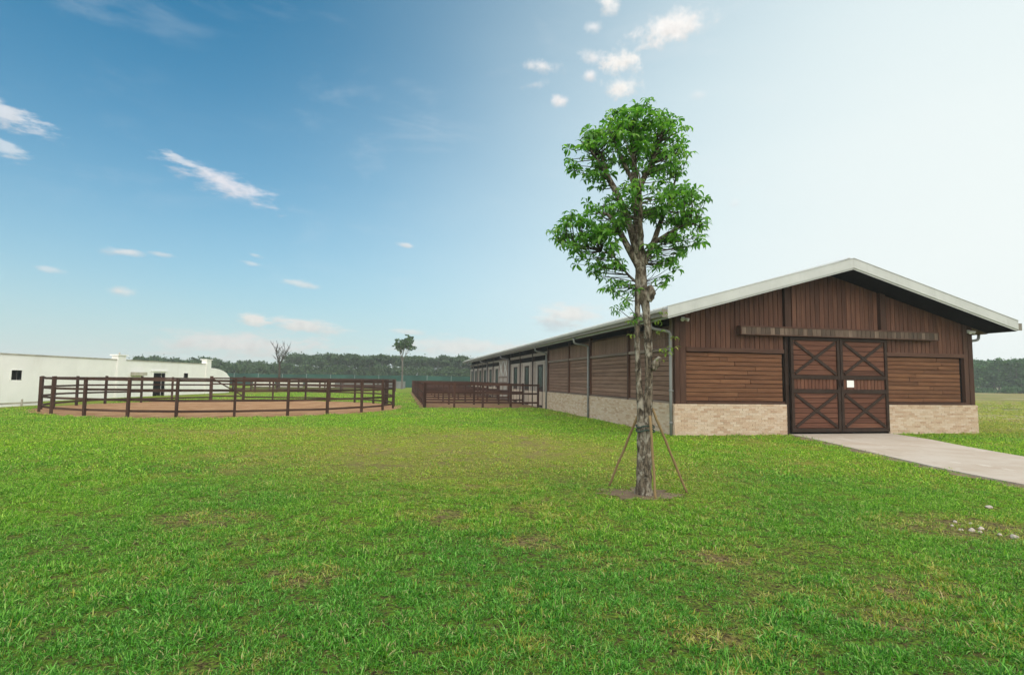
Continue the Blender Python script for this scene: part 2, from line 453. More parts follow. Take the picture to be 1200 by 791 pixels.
def ground_material():
    m, t, b = mat('lawn_ground', .95, .1)
    pos = t.node('ShaderNodeNewGeometry').outputs['Position']
    dry, bare, lush_dim, mead, n2, n3 = turf_nodes(t, pos)
    fine = t.noise(pos, 38, 4, .7); mid = t.noise(pos, 9, 4, .65)
    dist = t.ss(t.sep(pos)[1], 22.0, 40.0)          # beyond the built blades the sheet itself carries the turf colour
    g = t.mix(lush_dim, (.225, .315, .022), (.120, .225, .020))
    g = t.mix(t.ss(fine, .35, .65), t.mix(1.0, g, (.35, .38, .5), 'MULTIPLY'), g)
    d = t.mix(t.ss(fine, .35, .65), (.150, .125, .035), (.32, .27, .085))
    c = t.mix(dry, g, d)
    soil = t.mix(t.ss(mid, .3, .7), (.120, .078, .040), (.225, .165, .095))
    c = t.mix(t.m('MULTIPLY', bare, .75), c, soil)
    thatch = t.mix(t.ss(fine, .38, .62), (.018, .016, .007), (.105, .085, .032))
    c = t.mix(t.m('MULTIPLY', t.m('SUBTRACT', 1.0, t.m('MULTIPLY', t.ss(t.sep(pos)[1], 6.5, 13.0), .75)), t.ss(t.noise(pos, 17, 4, .7), .42, .6)), c, thatch)
    sand = t.ss(t.noise(t.v('MULTIPLY', pos, (.5, 1, 1)), .11, 5), .55, .63)
    mc = t.mix(t.ss(t.noise(t.v('MULTIPLY', pos, (.3, 1, 1)), .16, 5), .42, .58), (.145, .185, .045), (.30, .235, .10))
    c = t.mix(t.m('MULTIPLY', mead, .8), c, t.mix(t.m('MULTIPLY', sand, .8), t.mix(t.ss(mid, .4, .65), mc, t.mix(1.0, mc, (.55, .6, .6), 'MULTIPLY')), (.40, .34, .245)))
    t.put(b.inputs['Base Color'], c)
    bump(t, b, t.m('ADD', fine, mid), .9, .03)
    return m


def blade_material(name, dim=1.0):
    m, t, b = mat(name, .55, .25)
    pos = t.node('ShaderNodeNewGeometry').outputs['Position']
    dry, bare, lush_dim, mead, n2, n3 = turf_nodes(t, pos)
    rnd = t.node('ShaderNodeObjectInfo').outputs['Random']
    isl = t.node('ShaderNodeNewGeometry').outputs['Random Per Island']
    r2 = t.m('FRACT', t.m('ADD', t.m('MULTIPLY', rnd, 13.7), isl))
    g = t.ramp(r2, [(0, (.018, .080, .005)), (.4, (.070, .230, .012)), (.75, (.150, .365, .024)), (1, (.31, .52, .10))])
    g = t.mix(t.m('MULTIPLY', t.m('ADD', lush_dim, .75), .5, clamp=True), t.mix(1.0, g, (2.05, 1.48, .9), 'MULTIPLY'), t.mix(1.0, g, (.80, 1.0, 1.25), 'MULTIPLY'))
    d = t.ramp(r2, [(0, (.22, .24, .025)), (.5, (.41, .36, .06)), (1, (.56, .46, .18))])
    k = t.ss(t.m('ADD', dry, t.m('MULTIPLY', t.m('SUBTRACT', isl, .5), 1.1)), .42, .62)
    c = t.mix(t.m('MULTIPLY', k, .8), g, d)
    straw = t.m('GREATER_THAN', t.m('FRACT', t.m('MULTIPLY', r2, 17.3)), .955)
    c = t.mix(t.m('MULTIPLY', straw, .8), c, (.46, .38, .20))
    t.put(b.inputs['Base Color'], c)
    tr = t.node('ShaderNodeBsdfTranslucent'); t.put(tr.inputs['Color'], t.mix(1.0, c, (1.1, 1.25, .6), 'MULTIPLY'))
    mx = t.node('ShaderNodeMixShader'); mx.inputs[0].default_value = .35
    o = m.node_tree.nodes['Material Output']
    t.l.new(b.outputs[0], mx.inputs[1]); t.l.new(tr.outputs[0], mx.inputs[2]); t.l.new(mx.outputs[0], o.inputs['Surface'])
    return m


def leaf_material(name, stops, trans=.35, scale=1.0, rough=.4):
    m, t, b = mat(name, rough, .4)
    isl = t.node('ShaderNodeNewGeometry').outputs['Random Per Island']
    rnd = t.node('ShaderNodeObjectInfo').outputs['Random']
    pos = t.node('ShaderNodeNewGeometry').outputs['Position']
    n = t.noise(pos, 1.7 * scale, 2)
    f = t.m('ADD', t.m('MULTIPLY', t.m('FRACT', t.m('ADD', isl, t.m('MULTIPLY', rnd, 5.3))), .6), t.m('MULTIPLY', n, .5))
    c = t.ramp(f, stops)
    t.put(b.inputs['Base Color'], c)
    tr = t.node('ShaderNodeBsdfTranslucent'); t.put(tr.inputs['Color'], t.mix(1.0, c, (1.3, 1.45, .6), 'MULTIPLY'))
    mx = t.node('ShaderNodeMixShader'); mx.inputs[0].default_value = trans
    o = m.node_tree.nodes['Material Output']
    t.l.new(b.outputs[0], mx.inputs[1]); t.l.new(tr.outputs[0], mx.inputs[2]); t.l.new(mx.outputs[0], o.inputs['Surface'])
    return m


def bark_material(name, dark, midc, pale, pale_amt=.6):
    m, t, b = mat(name, .95, .1)
    pos = t.node('ShaderNodeTexCoord').outputs['Object']
    n = t.noise(t.mapv(pos, (26, 26, 9)), 1.0, 5, .7)
    n2 = t.noise(t.mapv(pos, (11, 11, 6)), 1.0, 5, .65, .6)
    n3 = t.noise(t.mapv(pos, (14, 14, 7)), 1.0, 5, .7)
    c = t.mix(t.ss(n, .35, .65), dark, midc)
    c = t.mix(t.m('MULTIPLY', t.ss(n2, .48, .62), pale_amt), c, pale)
    c = t.mix(t.m('MULTIPLY', t.ss(n3, .54, .68), .6), c, dark)
    t.put(b.inputs['Base Color'], c); bump(t, b, t.m('ADD', n, n3), .9, .03)
    return m


M['ground'] = ground_material()
M['blade'] = blade_material('grass_blades')
M['leaf'] = leaf_material('tree_leaves', [(.12, (.030, .105, .016)), (.45, (.085, .24, .030)), (.72, (.155, .35, .050)), (.95, (.28, .43, .11))], .50)
M['young_leaf'] = leaf_material('young_leaves', [(.1, (.10, .17, .02)), (.6, (.18, .26, .04)), (.95, (.30, .26, .06))], .4)
M['bark'] = bark_material('mottled_bark', (.030, .024, .018), (.185, .150, .112), (.40, .37, .31), .66)
M['far_leaf'] = leaf_material('far_foliage', [(.15, (.016, .040, .014)), (.5, (.030, .070, .024)), (.9, (.070, .120, .040))], .25, .15, .7)
M['far_leaf2'] = leaf_material('right_wood_foliage', [(.15, (.014, .050, .014)), (.5, (.030, .095, .026)), (.9, (.085, .175, .050))], .25, .15, .7)
M['far_bark'] = plain('far_bark', (.14, .125, .11), .95, .1, .3, .6)
M['bare_bark'] = plain('bare_twig_bark', (.060, .050, .040), .95, .1, .3, 2)


def soil_material(name, a, c2, extra=None):
    m, t, b = mat(name, .95, .1)
    pos = t.node('ShaderNodeNewGeometry').outputs['Position']
    n = t.noise(pos, 1.2, 5, .65); f = t.noise(pos, 22, 5, .7)
    c = t.mix(t.ss(n, .3, .7), a, c2)
    c = t.mix(t.m('MULTIPLY', t.ss(f, .5, .75), .5), c, tuple(x * .45 for x in a))
    if extra: c = t.mix(t.m('MULTIPLY', t.ss(t.noise(pos, .6, 4), .52, .68), .7), c, extra)
    t.put(b.inputs['Base Color'], c); bump(t, b, t.m('ADD', f, n), 1.0, .05)
    return m


M['pen_soil'] = soil_material('pen_sand', (.26, .135, .065), (.40, .245, .135))
M['pad_soil'] = soil_material('paddock_soil', (.16, .085, .045), (.25, .15, .085), (.13, .14, .03))
M['tree_soil'] = soil_material('tree_pit_soil', (.16, .115, .075), (.27, .205, .14))


def path_material():
    m, t, b = mat('concrete_path', .85, .2)
    pos = t.node('ShaderNodeNewGeometry').outputs['Position']
    n = t.noise(pos, .8, 5, .6); n2 = t.noise(t.mapv(pos, (1.4, .5, 1), rot=(0, 0, .2)), 2.4, 5, .65); f = t.noise(pos, 60, 3, .7)
    c = t.mix(t.ss(n, .3, .7), (.39, .325, .265), (.46, .41, .36))
    c = t.mix(t.m('MULTIPLY', t.ss(n2, .58, .70), .65), c, (.60, .57, .53))
    c = t.mix(t.m('MULTIPLY', t.ss(t.noise(pos, 3.1, 4), .58, .75), .45), c, (.28, .20, .15))
    c = t.mix(t.m('MULTIPLY', f, .2), c, (.25, .21, .18))
    t.put(b.inputs['Base Color'], c); bump(t, b, f, .3, .006)
    return m


M['path'] = path_material()

# ------------------------------------------------------------------ ground
g = MB()
xs = [-700, -300, -60, -20, 0, 20, 60, 300, 700]
V = [(x, y, 0) for y in xs for x in xs]
F = [(j * 9 + i, j * 9 + i + 1, j * 9 + i + 10, j * 9 + i + 9) for j in range(8) for i in range(8)]
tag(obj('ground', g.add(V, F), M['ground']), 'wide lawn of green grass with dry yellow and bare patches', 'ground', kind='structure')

# ------------------------------------------------------------------ the barn (local a = along the gable, b = away along the side)
TH = .1977
BO = Vector((4.8976, 16.6243, 0))
FA = Vector((math.cos(TH), math.sin(TH), 0)); SB = Vector((-math.sin(TH), math.cos(TH), 0))


def W(a, b, z=0.0):
    return BO + FA * a + SB * b + Vector((0, 0, z))


barn = thing('stable_barn', 'long brown timber stable with grey metal roof, brick base and crossed double doors', 'barn', BO, TH)
BW, BL, ZB, ZT = 10.96, 49.4, .94, 2.65
AM = BW / 2
OS, OF, ZE = .69, .945, 3.71
SL = (5.43 - ZE) / (AM + OS)
TK = .33


def zroof(a): return ZE + SL * ((a + OS) if a < AM else (BW + OS - a))


# inner body
mb = MB()
mb.prism([(.12, .0), (BW - .12, .0), (BW - .12, zroof(BW - .12) - TK - .02), (AM, zroof(AM) - TK - .02), (.12, zroof(.12) - TK - .02)], 'y', .12, BL - .12)
obj('wall', mb, M['dark'], barn)
# roof
mb = MB()
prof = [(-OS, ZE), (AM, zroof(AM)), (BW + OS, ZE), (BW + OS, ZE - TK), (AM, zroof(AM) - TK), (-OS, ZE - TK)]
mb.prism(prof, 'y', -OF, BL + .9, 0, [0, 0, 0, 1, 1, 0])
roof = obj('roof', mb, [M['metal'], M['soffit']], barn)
mb = MB()
for k in range(int((BL + 1.8) / .6)):
    b = -OF + .3 + k * .6
    for sgn in (0, 1):
        a0, a1 = ((-OS, AM - .1) if sgn == 0 else (AM + .1, BW + OS))
        mb.add([(a0, b - .02, zroof(a0) - .002), (a1, b - .02, zroof(a1) - .002), (a1, b - .02, zroof(a1) + .035), (a0, b - .02, zroof(a0) + .035),
                (a0, b + .02, zroof(a0) - .002), (a1, b + .02, zroof(a1) - .002), (a1, b + .02, zroof(a1) + .035), (a0, b + .02, zroof(a0) + .035)],
               [(0, 1, 2, 3), (7, 6, 5, 4), (3, 2, 6, 7), (0, 3, 7, 4), (1, 5, 6, 2)])
tag(obj('roof_seam', mb, M['metal'], roof), kind='stuff')
# barge boards on the gable: two sloping flashings
for sgn in (0, 1):
    mb = MB()
    a0, a1 = ((-OS - .02, AM - .003) if sgn == 0 else (AM + .003, BW + OS + .02))
    mb.prism([(a0, zroof(max(min(a0, BW + OS), -OS)) + .012), (a1, zroof(a1 if sgn == 0 else a1) + .012) if sgn == 0 else (a1, ZE + .012),
              (a1, (zroof(a1) if sgn == 0 else ZE) - TK + .05), (a0, zroof(max(a0, -OS)) - TK + .05)], 'y', -OF - .03, -OF + .0)
    mb.prism([(a0, zroof(max(min(a0, BW + OS), -OS)) + .026), (a1, (zroof(a1) if sgn == 0 else ZE) + .026),
              (a1, (zroof(a1) if sgn == 0 else ZE) + .014), (a0, zroof(max(a0, -OS)) + .014)], 'y', -OF - .045, -OF + .12)
    obj('barge_board', mb, M['metal'], roof)
mb = MB(); mb.prism([(AM - .22, zroof(AM - .22) + .038), (AM, zroof(AM) + .075), (AM + .22, zroof(AM + .22) + .038), (AM, zroof(AM) + .04)], 'y', -OF + .13, BL + .85)
obj('ridge_cap', mb, M['metal'], roof)
# eave boards along both sides (brown, seen from below)
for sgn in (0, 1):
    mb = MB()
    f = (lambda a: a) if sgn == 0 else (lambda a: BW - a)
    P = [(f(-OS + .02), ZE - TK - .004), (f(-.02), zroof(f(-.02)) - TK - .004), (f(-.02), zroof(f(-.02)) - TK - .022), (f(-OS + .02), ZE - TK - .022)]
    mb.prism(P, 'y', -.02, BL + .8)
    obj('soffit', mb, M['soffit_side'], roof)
# gutters
for sgn in (0, 1):
    f = (lambda a: a) if sgn == 0 else (lambda a: BW - a)
    x0, x1 = sorted((f(-OS - .003), f(-OS - .15)))
    mb = MB(); mb.box(x0, x1, -OF + .01, BL + .88, ZE - .27, ZE - .11)
    y0, y1 = sorted((f(-OS - .15), f(-OS - .185)))
    mb.box(y0, y1, -OF + .0, BL + .89, ZE - .15, ZE - .08, 1)
    mb.box(min(x0, y0) - .002, max(x1, y1) + .002, -OF - .012, -OF + .006, ZE - .30, ZE - .065, 0)
    obj('gutter', mb, [M['gutter'], M['gutter_lip']], roof)

_pl = {}


def plank(parent, kind, L, hh, tt, loc, vert=False, side=False, jig=.004):
    key = (kind, round(L, 2), round(hh, 3), round(tt, 3))
    if key not in _pl:
        q = MB(); ch = min(.006, hh * .08)
        q.prism([(-hh / 2, tt / 2), (-hh / 2, -tt / 2 + ch), (-hh / 2 + ch, -tt / 2), (hh / 2 - ch, -tt / 2), (hh / 2, -tt / 2 + ch), (hh / 2, tt / 2)], 'x', -L / 2, L / 2)
        # prism over x gives (c, a, b): a -> y, b -> z ; swap so the bevelled face looks to -y
        q.v = [(x, z, y) for x, y, z in q.v]
        _pl[key] = q.mesh('plank', M[kind])
    o = link('plank', _pl[key], parent)
    d = random.uniform(-jig, jig)
    o.location = (loc[0] + (d if side else 0), loc[1] + (0 if side else d), loc[2])
    if side: o.rotation_euler = (0, math.pi / 2 if vert else 0, -math.pi / 2)
    else: o.rotation_euler = (0, math.pi / 2 if vert else 0, 0)
    return o


def part(name, kind, *boxes, parent=barn):
    q = MB()
    for b in boxes: q.box(*b)
    return obj(name, q, M[kind] if isinstance(kind, str) else kind, parent)


def oriented_box(name, kind, loc, size, parent=barn, rot=(0, 0, 0)):
    q = MB(); q.box(-size[0] / 2, size[0] / 2, -size[1] / 2, size[1] / 2, -size[2] / 2, size[2] / 2)
    return obj(name, q, M[kind], parent, loc, rot)


V90 = (0, math.pi / 2, 0)


def post(kind, a0, a1, b0, b1, z0, z1):
    """upright timber; built lengthwise so that its grain runs up"""
    return oriented_box('post', kind, ((a0 + a1) / 2, (b0 + b1) / 2, (z0 + z1) / 2), (z1 - z0, b1 - b0, a1 - a0), rot=V90)


def beam(kind, a0, a1, b0, b1, z0, z1, name='trim'):
    if abs(b1 - b0) > abs(a1 - a0):
        return oriented_box(name, kind, ((a0 + a1) / 2, (b0 + b1) / 2, (z0 + z1) / 2), (b1 - b0, a1 - a0, z1 - z0), rot=(0, 0, math.pi / 2))
    return oriented_box(name, kind, ((a0 + a1) / 2, (b0 + b1) / 2, (z0 + z1) / 2), (a1 - a0, b1 - b0, z1 - z0))


# --- gable front
post('trim', .0, .15, -.03, .1, ZB + .002, zroof(.1) - TK + .02)
post('trim', .165, .36, -.02, .1, ZB + .002, zroof(.2) - TK + .03)
post('trim', BW - .36, BW - .19, -.02, .1, ZB + .002, zroof(.2) - TK + .03)
post('trim', BW - .175, BW, -.03, .1, ZB + .002, zroof(.1) - TK + .02)
post('trim', 3.755, 3.965, -.06, .1, 3.36, zroof(3.86) - TK + .04)
post('trim', 7.30, 7.50, -.06, .1, 3.36, zroof(7.4) - TK + .04)
DL, DR = 3.88, 7.44
clad = part('gable_cladding', 'dark', (.36, BW - .36, .10, .118, ZB, 3.4))
a = .37
pw = .168
while a < BW - .4:
    ac = a + pw / 2
    zt_ = zroof(ac) - TK + .02
    if ac < 3.72 or ac > 7.53: z0 = ZT + .004
    else: z0 = 3.1
    if not (3.72 < ac < 4.0 or 7.27 < ac < 7.53):
        plank(clad, 'clad', zt_ - z0, pw - .014, .05, (ac, .05, (zt_ + z0) / 2), vert=True)
    a += pw
for (a0, a1) in ((.365, 3.70), (7.50, BW - .365)):
    beam('trim', a0, a1, -.045, .08, 2.52, ZT)
    beam('trim', a0, a1, -.035, .08, ZB + .004, ZB + .075)
    sh = part('shutter', 'dark', (a0 + .005, a1 - .005, .095, .112, ZB + .08, 2.515))
    rows = 11; z0 = ZB + .085; ph = (2.50 - z0) / rows
    for r in range(rows):
        cuts = [a0 + .02, a1 - (.15 if a0 > 5 else .03)]
        for _ in range(random.choice((1, 1, 2))):
            cuts.insert(1, random.uniform(a0 + .6, a1 - .8))
        cuts.sort()
        for c0, c1 in zip(cuts[:-1], cuts[1:]):
            if c1 - c0 < .05: continue
            L = math.floor((c1 - c0 - .004) * 50) / 50
            plank(sh, 'clad_red', L, ph - .014, .045, ((c0 + c1) / 2, .055, z0 + (r + .5) * ph))
# dark steel jambs next to the doors
part('door_jamb', 'frame', (3.745, DL - .02, -.02, .1, .0, 3.06))
part('door_jamb', 'frame', (DR + .012, DR + .05, -.02, .1, .0, 3.06))


# --- sliding doors with X braces
def door(a0, a1):
    q = MB(); fw_ = .095
    y0, y1 = -.115, -.03
    q.box(a0, a0 + fw_, y0, y1, .09, 3.04); q.box(a1 - fw_, a1, y0, y1, .09, 3.04)
    for z0, z1 in ((.09, .20), (1.30, 1.42), (1.74, 1.86), (2.95, 3.04)):
        q.box(a0 + fw_, a1 - fw_, y0 + .004, y1, z0, z1)
    d = obj('door', q, M['frame'], barn)
    i0, i1 = a0 + fw_ + .004, a1 - fw_ - .004
    q = MB(); q.box(i0 - .002, i1 + .002, -.042, -.036, .21, 2.94); obj('backing', q, M['dark'], d)
    for z0, z1, n in ((.20, 1.30, 7), (1.86, 2.95, 7)):
        ph = (z1 - z0) / n
        for r in range(n):
            plank(d, 'clad_door', i1 - i0, ph - .012, .03, ((i0 + i1) / 2, -.060, z0 + (r + .5) * ph), jig=.002)
        e = .05
        for k, (p, r_) in enumerate((((i0 + e, z0 + e), (i1 - e, z1 - e)), ((i0 + e, z1 - e), (i1 - e, z0 + e)))):
            q = MB(); q.bar((p[0], -.094 - .003 * k, p[1]), (r_[0], -.094 - .003 * k, r_[1]), .085, .03, (0, 0, 1))
            obj('brace', q, M['frame'], d)
    n = 12; pwd = (i1 - i0) / n
    for r in range(n):
        plank(d, 'clad_door', .31, pwd - .012, .03, (i0 + (r + .5) * pwd, -.060, 1.58), vert=True, jig=.002)
    return d


MID = (DL + DR) / 2
d1 = door(DL, MID - .012)
d2 = door(MID + .012, DR)
q = MB(); q.box(MID - .075, MID - .045, -.15, -.118, 1.52, 1.72); obj('handle', q, M['frame'], d1)
q = MB(); q.box(MID + .045, MID + .075, -.15, -.118, 1.52, 1.72); obj('handle', q, M['frame'], d2)
# header box over the rail
q = MB()
H0, H1 = 2.08, 9.38
q.box(H0, H1, -.235, -.03, 3.30, 3.345); q.box(H0, H1, -.235, -.03, 3.06, 3.085)
q.box(H0, H0 + .03, -.235, -.03, 3.085, 3.30); q.box(H1 - .03, H1, -.235, -.03, 3.085, 3.30)
q.box(H0 + .03, H1 - .03, -.20, -.19, 3.085, 3.30)
hd = obj('door_header', q, M['trim'], barn)
n = 44; sw = (H1 - H0 - .07) / n
_sl = MB(); _sl.box(-.105, .105, -.011, .011, -sw / 2 + .006, sw / 2 - .006); _slm = _sl.mesh('slat', M['header'])
for k in range(n):
    o = link('slat', _slm, hd, (H0 + .035 + (k + .5) * sw, -.212 + random.uniform(-.003, .003), 3.1925), V90)

# paper notice taped to the right leaf
q = MB(); q.box(-.13, .13, -.0015, .0015, -.11, .11)
nt = obj('paper_notice', q, M['paper'], None, W(6.04, -.082, 1.60), (0, 0, TH))
tag(nt, 'small blank white paper notice fixed on the right barn door', 'notice')


# --- brick plinth: every brick a block, joined (too many and too small to pick apart)
def bricks(mb, u0, u1, place, z1=ZB):
    rows = 14; bh = z1 / rows; bl = .215
    for r in range(rows):
        u = u0 - (bl * .5 if r % 2 else 0)
        while u < u1:
            c0, c1 = max(u, u0), min(u + bl, u1)
            if c1 - c0 > .03:
                dpt = random.uniform(.0, .010)
                place(mb, c0 + .0035, c1 - .0035, r * bh + .004, (r + 1) * bh - .003, dpt)
            u += bl


mb = MB()
pf = lambda m_, c0, c1, z0, z1, d: m_.box(c0, c1, -.055 - d, -.03, z0, z1)
bricks(mb, -.055, 3.74, pf); bricks(mb, DR + .055, BW + .055, pf)
tag(obj('brick_facing', mb, M['brick'], barn), kind='stuff')
mb = MB()
bricks(mb, .0, 14.42, lambda m_, c0, c1, z0, z1, d: m_.box(-.055 - d, -.03, c0, c1, z0, z1))
tag(obj('brick_facing', mb, M['brick'], barn), kind='stuff')
part('plinth', 'mortar', (-.048, 3.745, -.046, .1, 0, ZB - .004))
part('plinth', 'mortar', (DR + .05, BW + .048, -.046, .1, 0, ZB - .004))
part('plinth', 'mortar', (-.046, .1, .102, 14.42, 0, ZB - .006))
part('plinth', 'mortar', (-.046, .1, 14.425, BL, 0, ZB - .02))
part('plinth', 'mortar', (BW - .1, BW + .046, .102, BL, 0, ZB - .006))
part('plinth', 'mortar', (.1, BW - .1, BL - .1, BL + .04, 0, ZB - .01))
# right and back walls (seen only from elsewhere)
mb = MB()
for k in range(10): mb.box(BW - .08, BW, .12, BL, ZB + .004 + k * .26, ZB + .25 + k * .26)
for k in range(10): mb.box(.1, BW - .1, BL - .08, BL, ZB + .004 + k * .26, ZB + .25 + k * .26)
tag(obj('far_cladding', mb, M['clad_side'], barn), kind='stuff')

# --- long side, closed panels
bp = [.10, 3.41, 7.52, 10.62, 14.50]
for b in bp[1:]:
    post('trim', -.05, .07, b - .06, b + .06, ZB + .002, 3.42)
post('trim_side', -.05, .07, .105, .22, ZB + .002, zroof(0) - TK)
for i in range(4):
    b0, b1 = bp[i] + (.13 if i == 0 else .065), bp[i + 1] - .065
    beam('trim_side', -.04, .07, b0, b1, 2.55, ZT)
    beam('trim_side', -.04, .07, b0, b1, ZB + .004, ZB + .06)
    beam('trim', -.04, .07, b0, b1, 3.25, 3.30)
    sh = part('side_panel', 'dark', (.095, .112, b0, b1, ZB + .07, 2.545))
    rows = 10; z0 = ZB + .07; ph = (2.54 - z0) / rows
    for r in range(rows):
        plank(sh, 'clad_side', math.floor((b1 - b0 - .01) * 50) / 50, ph - .014, .045, (.05, (b0 + b1) / 2, z0 + (r + .5) * ph), side=True)
    up_ = part('upper_panel', 'dark', (.095, .112, b0, b1, ZT + .005, 3.24))
    n = int((b1 - b0) / .2); pv = (b1 - b0) / n
    for r in range(n):
        plank(up_, 'clad_side', .59, round(pv - .014, 2), .045, (.05, b0 + (r + .5) * pv, (ZT + 3.25) / 2), vert=True, side=True)

# --- long side, stalls
beam('grey_wood', -.06, .06, 14.57, 25.2, 3.03, 3.2, 'stall_beam')
beam('grey_wood', -.06, .06, 29.6, BL, 3.03, 3.2, 'stall_beam')


def stall_bay(b0, b1):
    """a light timber front on the base wall with a tall dark glazed door in the middle"""
    bc = (b0 + b1) / 2 - .1; dw = .62
    fr = part('stall_front', 'grey_wood', (-.03, .06, b0, bc - dw, ZB - .02, 2.72), (-.03, .06, bc + dw, b1, ZB - .02, 2.72), (-.03, .06, bc - dw, bc + dw, 2.50, 2.72))
    for s in (b0 + .45, b1 - .45):
        part('batten', 'trim_side', (-.055, -.032, s - .04, s + .04, ZB, 2.66), parent=fr)
    dr = part('stall_door', 'frame', (-.05, .03, bc - dw + .01, bc - dw + .1, .02, 2.49), (-.05, .03, bc + dw - .1, bc + dw - .01, .02, 2.49),
              (-.05, .03, bc - dw + .1, bc + dw - .1, 1.05, 1.17), (-.05, .03, bc - dw + .1, bc + dw - .1, 2.38, 2.49), (-.05, .03, bc - dw + .1, bc + dw - .1, .02, .14))
    part('pane', 'glass', (-.02, -.005, bc - dw + .1, bc + dw - .1, 1.17, 2.38), parent=dr)
    part('lower_board', 'trim', (-.03, .0, bc - dw + .1, bc + dw - .1, .14, 1.05), parent=dr)


xs_ = [14.57, 18.0, 21.65, 25.2]
for i in range(3):
    stall_bay(xs_[i] + .07, xs_[i + 1] - .07)
    post('frame', -.09, .07, xs_[i + 1] - .06, xs_[i + 1] + .06, 0, 3.5)
ys_ = [29.6 + 3.3 * k for k in range(7)]
for i in range(6):
    stall_bay(ys_[i] + .07, ys_[i + 1] - .07)
    post('frame', -.09, .07, ys_[i] - .06, ys_[i] + .06, 0, 3.5)
# wide sliding doors reaching the eaves
for b0, b1 in ((25.75, 27.55), (27.58, 29.4)):
    q = MB(); q.box(-.14, -.08, b0, b1, .05, 3.19)
    sd = obj('sliding_door', q, M['grey_wood'], barn)
    q = MB()
    for z0, z1 in ((.06, .16), (1.3, 1.42), (1.72, 1.84), (3.08, 3.18)): q.box(-.165, -.142, b0 + .1, b1 - .1, z0, z1)
    q.box(-.168, -.142, b0, b0 + .1, .06, 3.18); q.box(-.168, -.142, b1 - .1, b1, .06, 3.18)
    obj('door_frame', q, M['trim_side'], sd)
    for p, r_ in (((b0 + .1, 1.85), (b1 - .1, 3.07)), ((b1 - .1, 1.85), (b0 + .1, 3.07))):
        q = MB(); k = .0 if p[0] < r_[0] else .003
        q.bar((-.156 - k, p[0], p[1]), (-.156 - k, r_[0], r_[1]), .09, .02, (0, 0, 1)); obj('brace', q, M['white_plastic'], sd)


# --- downpipes with swan necks
def downpipe(b, a=-.10, low=0.0, sgn=1, full=True):
    f = (lambda x: x) if sgn > 0 else (lambda x: BW - x)
    pts = [(f(-.76), b, ZE - .26), (f(-.76), b, 3.32), (f(-.745), b, 3.235), (f(-.70), b, 3.19), (f(-.60), b, 3.165), (f(a - .14), b, 3.12), (f(a - .04), b, 3.09), (f(a), b, 3.02), (f(a), b, 2.90)]
    if full: pts += [(f(a), b, 1.5), (f(a), b, low)]
    q = MB(); q.tube(pts, .045, 10)
    d = obj('downpipe', q, M['pipe'], barn)
    for z in (2.4, 1.3, .35) if full else ():
        q = MB(); q.tube([(f(a), b, z), (f(a), b, z + .05)], .056, 10); q.box(min(f(a), f(a + .09)), max(f(a), f(a + .09)), b - .015, b + .015, z + .01, z + .04)
        obj('bracket', q, M['pipe'], d)


for b in (.05, 7.52, 14.56, 25.45, 36.2, 46.2): downpipe(b, -.11)
downpipe(3.6, -.10, full=False) if False else None
downpipe(.35, -.11, sgn=-1)


# --- security lights at the two upper corners of the gable
def sec_light(a, z, sgn):
    q = MB(); q.box(a - .05, a + .05, -.07, -.032, z - .05, z + .05)
    q.tube([(a, -.07, z), (a, -.12, z - .03)], .018, 8)
    l = obj('security_light', q, M['white_plastic'], barn)
    for s in (-1, 1):
        q = MB(); q.tube([(a + s * .03, -.11, z - .01), (a + s * .10, -.20, z - .05)], [.04, .055], 12); obj('lamp_head', q, M['white_plastic'], l)


sec_light(.26, 3.50, 1); sec_light(BW - .16, 3.42, -1)

# ------------------------------------------------------------------ path to the doors
def ribbon(L, Rr, z, h):
    q = MB(); n = len(L)
    V = [(x, y, z) for x, y in L] + [(x, y, z) for x, y in Rr] + [(x, y, z - h) for x, y in L] + [(x, y, z - h) for x, y in Rr]
    F = []
    for i in range(n - 1):
        F += [(i, n + i, n + i + 1, i + 1), (2 * n + i, 2 * n + i + 1, i + 1, i), (3 * n + i, n + i, n + i + 1, 3 * n + i + 1)[::-1]]
    F += [(0, 2 * n, 3 * n, n), (n - 1, 2 * n - 1, 4 * n - 1, 3 * n - 1)]
    q.add(V, F); return q


p0 = W(3.82, -.06); p1 = W(7.5, -.06)
PL = [(p0.x, p0.y), (8.62, 15.6), (8.42, 13.6), (8.27, 11.6), (8.21, 10.2), (8.33, 8.6), (8.7, 6.5), (9.4, 3.5), (10.4, -2)]
PR = [(p1.x, p1.y), (12.2, 16.4), (11.85, 14.7), (11.62, 13.2), (11.52, 12.0), (11.60, 10.3), (11.95, 8.0), (12.6, 4.8), (13.6, -1)]
def smooth(L, k=5):
    o = []
    for i in range(len(L) - 1):
        q0, q1, q2, q3 = [Vector(L[max(0, min(len(L) - 1, i + d))]) for d in (-1, 0, 1, 2)]
        for s in range(k):
            t_ = s / k
            v = .5 * ((2 * q1) + (q2 - q0) * t_ + (2 * q0 - 5 * q1 + 4 * q2 - q3) * t_ ** 2 + (3 * q1 - q0 - 3 * q2 + q3) * t_ ** 3)
            o.append((v.x, v.y))
    return o + [L[-1]]
PLs, PRs = smooth(PL), smooth(PR)
tag(obj('path', ribbon(PLs, PRs, .028, .06), M['path']), 'pale concrete path curving from the barn doors across the lawn', 'path', kind='structure')


